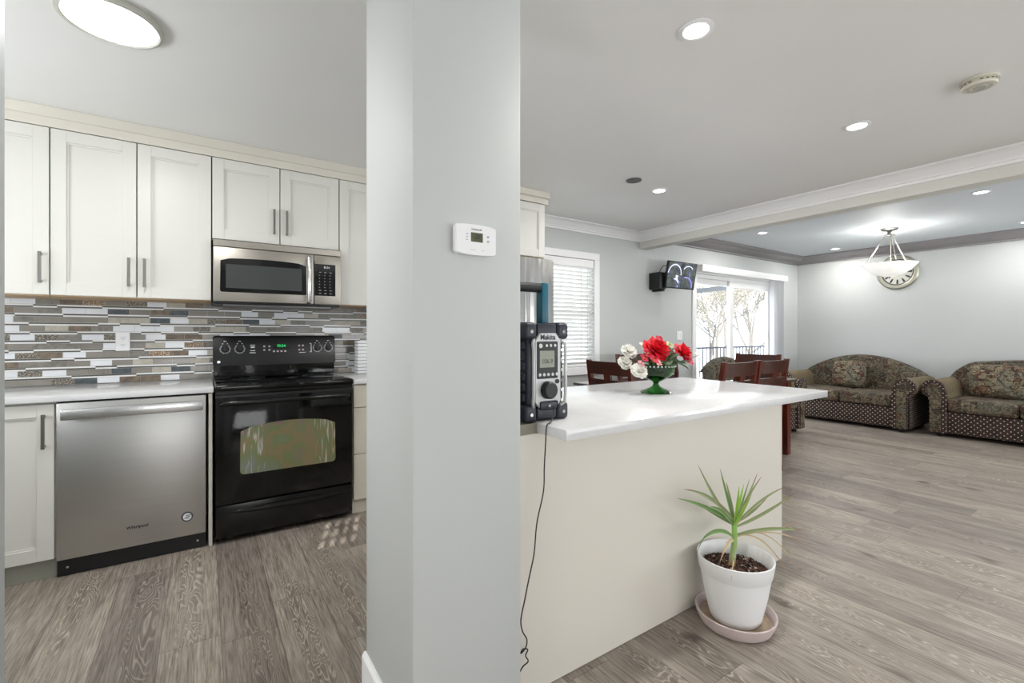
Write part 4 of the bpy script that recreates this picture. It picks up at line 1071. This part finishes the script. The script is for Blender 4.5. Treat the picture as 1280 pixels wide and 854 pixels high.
for nm, a, L_, w_ in (('hour_hand', 1.9, .09, .006), ('minute_hand', .5, .14, .004)):
    c_, s_ = math.cos(a), math.sin(a); bm = BM()
    bm.faces.new([bm.verts.new((-.021, c_*r-s_*q, s_*r+c_*q)) for r, q in ((-.02, -w_), (-.02, w_), (L_, w_*.5), (L_, -w_*.5))]); ob(nm, bm, M_DINK, ck, False)

# ------------------------------------------------------------------ security monitor on the window wall
mn = empty('security_monitor', 'black wall monitor tilted down showing four security camera views', 'monitor', (4.83, 3.50, 1.927))
pv = Matrix.Rotation(-.085, 4, 'Z') @ Matrix.Rotation(.178+.0, 4, 'X') @ Matrix.Rotation(.0145, 4, 'Y')
def mon(name, bm, m, parent=mn, smooth=True):
    for v in bm.verts: v.co = pv @ v.co
    return ob(name, bm, m, parent, smooth)
mon('housing', B(-.25, .25, 0, .035, -.1625, .1625, .006, 2), M_BLKPL)
def cammat():
    m, b = newmat('camera_feed', .2)
    o, xyz = b.obj()
    n = b.noise(o, 11, 3, .5, .6)
    c = b.ramp(n, [(.3, rgb(16, 18, 26)), (.45, rgb(62, 66, 72)), (.52, rgb(64, 74, 60)), (.58, rgb(84, 88, 92)), (.68, rgb(40, 52, 96)), (.76, rgb(150, 160, 180))])
    vo = b.n('ShaderNodeTexVoronoi'); vo.feature = 'DISTANCE_TO_EDGE'; b.L.new(o, vo.inputs['Vector']); vo.inputs['Scale'].default_value = 7
    st = b.ramp(vo.outputs['Distance'], [(.03, (1, 1, 1, 1)), (.06, (0, 0, 0, 1))])
    b.L.new(c, b.b.inputs['Emission Color']); b.b.inputs['Emission Strength'].default_value = 1.5; b.b.inputs['Base Color'].default_value = rgb(8, 8, 10)
    return m
scn = mon('screen', B(-.236, .236, -.0012, .0002, -.148, .148), cammat())
M_FEEDW = emit('feed_white', (206, 208, 236), .8); M_FEEDL = emit('feed_lilac', (150, 140, 220), .7); M_FEEDK = emit('feed_dark', (6, 6, 12), .1)
def arc(cx, cz, r, a0, a1, w_, sq=1.):
    bm = BM(); pr_ = None
    for k in range(13):
        a = a0+(a1-a0)*k/12; A = bm.verts.new((cx+r*math.cos(a), -.0022, cz+r*sq*math.sin(a))); C_ = bm.verts.new((cx+(r-w_)*math.cos(a), -.0022, cz+(r-w_)*sq*math.sin(a)))
        if pr_: bm.faces.new((pr_[0], A, C_, pr_[1]))
        pr_ = (A, C_)
    return bm
mon('feed_road', arc(-.13, .0, .12, .0, PI*.95, .014, 1.1), M_FEEDW, scn, False)
mon('feed_road', arc(.10, .06, .09, .5, PI*.9, .014, .7), M_FEEDW, scn, False)
mon('feed_road', arc(.08, -.13, .12, -.1, PI*.6, .014, 1.0), M_FEEDL, scn, False)
bm = BM(); prism(bm, [(-.14, -.05), (-.09, -.06), (-.05, -.10), (-.045, -.07), (-.07, -.04), (-.06, .0), (-.11, .005), (-.10, -.03)], 'y', -.0022, -.0018); mon('feed_car', bm, M_FEEDW, scn, False)
mon('feed_divider', box(B(-.236, .236, -.0026, -.0020, -.002, .002), -.002, .002, -.0026, -.0020, -.148, .148), M_FEEDK, scn, False)
bm = BM(); tube(bm, [(0, .04, 0), (0, .12, -.02)], .02, 10); box(bm, -.05, .05, .12, .2425, -.05, .03, .004); ob('wall_arm', bm, M_BLKPL, mn)
bm = BM(); tube(bm, spline([(-.1, .05, .11), (-.185, .12, .12), (-.18, .2, .03), (-.14, .235, -.02)]), .004, 8); ob('cable', bm, M_BLKPL, mn)
rb = empty('recorder_box', 'black recorder box on the wall just left of the security monitor', 'video recorder', (4.60, 3.60, 1.86))
ob('case', B(-.08, .04, -.02, .142, -.10, .10, .006, 2), M_BLKPL, rb)
bm = BM(); box(bm, -.02, .04, .0, .142, -.125, -.101, .004); ob('bracket', bm, M_BLKPL, rb)

# ------------------------------------------------------------------ dining table and chairs
tb = empty('dining_table', 'dark glossy wooden dining table beyond the island', 'table', (3.92, 2.765, 0))
TX, TY = 1.05, .495
ob('table_top', B(-TX, TX, -TY, TY, .738, .765, .006, 2), M_TABLE, tb)
ob('apron', B(-TX+.09, TX-.09, -TY+.07, TY-.07, .64, .737, .003), M_CHERRYH, tb)
for sx in (-1, 1):
    for sy in (-1, 1):
        bm = BM(); x = sx*(TX-.07); y = sy*(TY-.06)
        box(bm, x-.038, x+.038, y-.038, y+.038, .001, .737, .004)
        for v in bm.verts:
            if v.co.z < .1: v.co.x = x+(v.co.x-x)*.85; v.co.y = y+(v.co.y-y)*.85
        ob('leg', bm, M_CHERRY, tb)
def make_chair(label, loc, rz):
    """faces +y (seat towards +y), back panel at y = 0"""
    e = empty('dining_chair', label, 'chair', loc, rz, 'cherry wood dining chairs')
    W2 = .245; D = .42
    bm = BM(); box(bm, -W2+.005, W2-.005, .02, D, .445, .475, .010, 2); ob('seat', bm, M_TABLE, e)
    for s in (-1, 1):
        bm = BM(); x = s*(W2-.02)
        prof = [(-.002, .001), (.038, .001), (.044, .44), (.036, .62), (-.025, 1.0), (-.060, 1.0), (-.002, .60), (.006, .44)]
        prism(bm, prof, 'x', x-.017, x+.017); ob('leg', bm, M_CHERRY, e)
        bm = BM(); box(bm, x-.018, x+.018, D-.05, D-.014, .001, .444, .003); ob('leg', bm, M_CHERRY, e)
    def rail(z0, z1, name):
        bm = BM(); n = 8; rows = []
        for k in range(n+1):
            t = -1+2*k/n; x = t*(W2-.037); dy = -.018*(1-t*t)
            r = []
            for z in (z0, z1):
                yb = -.002+(.62-z)*(.0)-(max(0, z-.60))*.15
                r += [(x, yb+.002+dy, z), (x, yb+.024+dy, z)]
            rows.append([bm.verts.new(p_) for p_ in (r[0], r[1], r[3], r[2])])
        for a, b in zip(rows, rows[1:]):
            for k in range(4): bm.faces.new((a[k], a[(k+1) % 4], b[(k+1) % 4], b[k]))
        bm.faces.new(rows[0]); bm.faces.new(rows[-1][::-1]); return ob(name, bm, M_CHERRYH, e)
    rail(.885, .992, 'top_rail'); rail(.755, .845, 'back_rail'); rail(.61, .70, 'back_rail')
    bm = BM(); prism(bm, [(-.060, .886), (-.038, .886), (.006, .61), (-.016, .61)], 'x', -.035, .035)
    ob('center_splat', bm, M_CHERRY, e)
    ob('seat_apron', B(-W2+.04, W2-.04, .045, D-.02, .39, .444, .002), M_CHERRYH, e)
    return e
make_chair('cherry dining chair behind the island counter, left of the pair with backs to the counter', (3.53, 2.06, 0), 0)
cs = [((4.035, 2.06, 0), 0, 'cherry dining chair at the near side of the table, right of the pair'),
      ((2.77, 2.67, 0), -PI/2, 'cherry dining chair at the left end of the table, left of the flowers'),
      ((5.02, 2.70, 0), PI/2, 'cherry dining chair at the far right end of the table by the glass door'),
      ((3.91, 3.43, 0), PI, 'cherry dining chair at the window side of the table, mostly behind the flowers'),
      ((4.415, 3.43, 0), PI, 'cherry dining chair at the window side, its post right of the vase')]
src = [o for o in COL.objects if o.name == 'dining_chair'][0]
for loc, rz, lab in cs:
    c = copy_tree(src); c.location = loc; c.rotation_euler = (0, 0, rz); c['label'] = lab

# ------------------------------------------------------------------ sofas
M_FOOT = mat('dark_wood_foot', (24, 20, 18), .4)
def sofa(name, label, cat, loc, rz, L, D=.90, n_seat=2, arm=.20, peak=.92, camel='arch'):
    """front faces -y at y = 0, width along x centred, back at y = D"""
    e = empty(name, label, cat, loc, rz, 'floral upholstered sofa suite')
    h = L/2; ai = h-arm
    ob('base', B(-ai-.004, ai+.004, .015, D-.06, .05, .30, .012, 2), M_DOTS, e)
    # back, lofted with a camel top
    bm = BM(); n = 36; rows = []
    for k in range(n+1):
        t = -1+2*k/n
        if camel == 'arch': zt = .66+(peak-.66)*math.cos(t*PI/2)**.75 if abs(t) < 1 else .66
        else:
            zt = .66+(peak-.08-.66)*min(1, (1-abs(t))*5)**.6+.08*math.cos(t*PI/2)
        x = t*(h-.05); r = .09
        sec = [(D-.30, .30), (D-.29, .42), (D-.26, .42+(zt-.42)*.6), (D-.24, zt-.07), (D-.20, zt-.015), (D-.13, zt), (D-.06, zt-.02), (D-.02, zt-.08), (D-.01, .42), (D-.01, .10), (D-.28, .10)]
        rows.append([bm.verts.new((x, y, z)) for y, z in sec])
    for a, b in zip(rows, rows[1:]):
        for k in range(len(a)): bm.faces.new((a[k], a[(k+1) % len(a)], b[(k+1) % len(a)], b[k]))
    bm.faces.new(rows[0]); bm.faces.new(rows[-1][::-1])
    bk = ob('backrest', bm, M_FLORAL, e)
    cwid = 2*ai/n_seat
    for k in range(n_seat):
        xa = -ai+k*cwid
        ob('seat_cushion', B(xa+.004, xa+cwid-.004, -.02, D-.30, .302, .455, .04, 4), M_FLORAL2, e)
    for s in (-1, 1):
        # rolled arm: upright slab and roll leaning outward
        cx = s*(h-.075); cz = .56; R_ = .105; P_ = []
        prof = []
        a0 = 1.5*PI if s > 0 else 1.5*PI
        # closed outline: from inner bottom, up, around the roll, back down outer side
        xi, xo = s*(h-arm), s*(h-.045)
        prof.append((xi, .05)); prof.append((xi, .50))
        for q in range(13):
            a = PI-.55*0-q*(PI*1.38)/12; prof.append((cx+s*R_*math.cos(a)*(-1 if False else 1), cz+R_*math.sin(a)))
        prof.append((xo, .42)); prof.append((xo, .05))
        bm = BM(); prism(bm, prof, 'y', .012, D-.10)
        ar = ob('arm', bm, M_TAN, e)
        # outer and lower side dotted skin and front facing panel
        bm = BM(); c0 = sum(p_[0] for p_ in prof)/len(prof)
        prism(bm, [(cx+(u-cx)*1.03 if v > .45 else u, v if v < .45 else cz+(v-cz)*1.03) for u, v in prof], 'y', -.012, .045)
        ob('front_band', bm, M_DOTS, ar)
        bm = BM(); inner = [(c0+(u-c0)*.62, .06+(v-.05)*.95) if v < .45 else (cx+(u-cx)*.66, cz+(v-cz)*.66) for u, v in prof]
        prism(bm, inner, 'y', -.022, -.010)
        ob('front_panel', bm, M_FLORAL2, ar)
        ob('side_panel', B(min(xo, xo+s*.008), max(xo, xo+s*.008), .05, D-.11, .06, .44, .001), M_DOTS, ar)
        for y in (.07, D-.14):
            bm = BM(); lathe(bm, [(0, .001), (.022, .001), (.032, .02), (.035, .05), (0, .052)], 16, (s*(h-.13), y, 0)); ob('foot', bm, M_FOOT, e)
    return e
sofa('sofa', 'floral loveseat with dotted base against the far wall, left of the pair', 'sofa', (7.13, 2.71, 0), -PI/2, 1.56, .95)
sofa('sofa', 'floral sofa with dotted base at the right edge of the photo', 'sofa', (7.25, .78, 0), -PI/2, 2.14, .95, 3, camel='shoulder')
sofa('armchair', 'floral armchair with back to the sliding glass door behind the table', 'armchair', (5.71, 2.74, 0), 0, 1.06, .90, 1)
def pillow(label, loc, rz, w_, hh, tilt):
    bm = BM(); bmesh.ops.create_grid(bm, x_segments=14, y_segments=14, size=1)
    vs = bm.verts[:]; g = {}
    top = {}
    for v in vs:
        x, y = v.co.x, v.co.y; top[v] = (x, y)
        pin = 1-.05*(abs(x)*abs(y)); th_ = .075*((1-x**4)*(1-y**4))**.5
        v.co = Vector((x*w_/2*pin, -th_, y*hh/2*pin))
    d = bmesh.ops.duplicate(bm, geom=bm.faces[:]+bm.edges[:]+bm.verts[:])
    for f in d['geom']:
        if isinstance(f, bmesh.types.BMVert): f.co.y = -f.co.y
    bmesh.ops.remove_doubles(bm, verts=bm.verts[:], dist=.0005)
    o = ob('throw_pillow', bm, M_FLORAL3, None, True); o.location = loc; o.rotation_euler = (tilt, 0, rz)
    tag(o, label, 'pillow', 'floral throw pillows'); return o
pillow('square floral throw pillow leaning on the left sofa in the middle', (7.70, 2.80, .645), -PI/2, .42, .38, -.22)
pillow('square floral throw pillow leaning on the right sofa beside its left arm', (7.83, 1.33, .655), -PI/2, .50, .40, -.22)
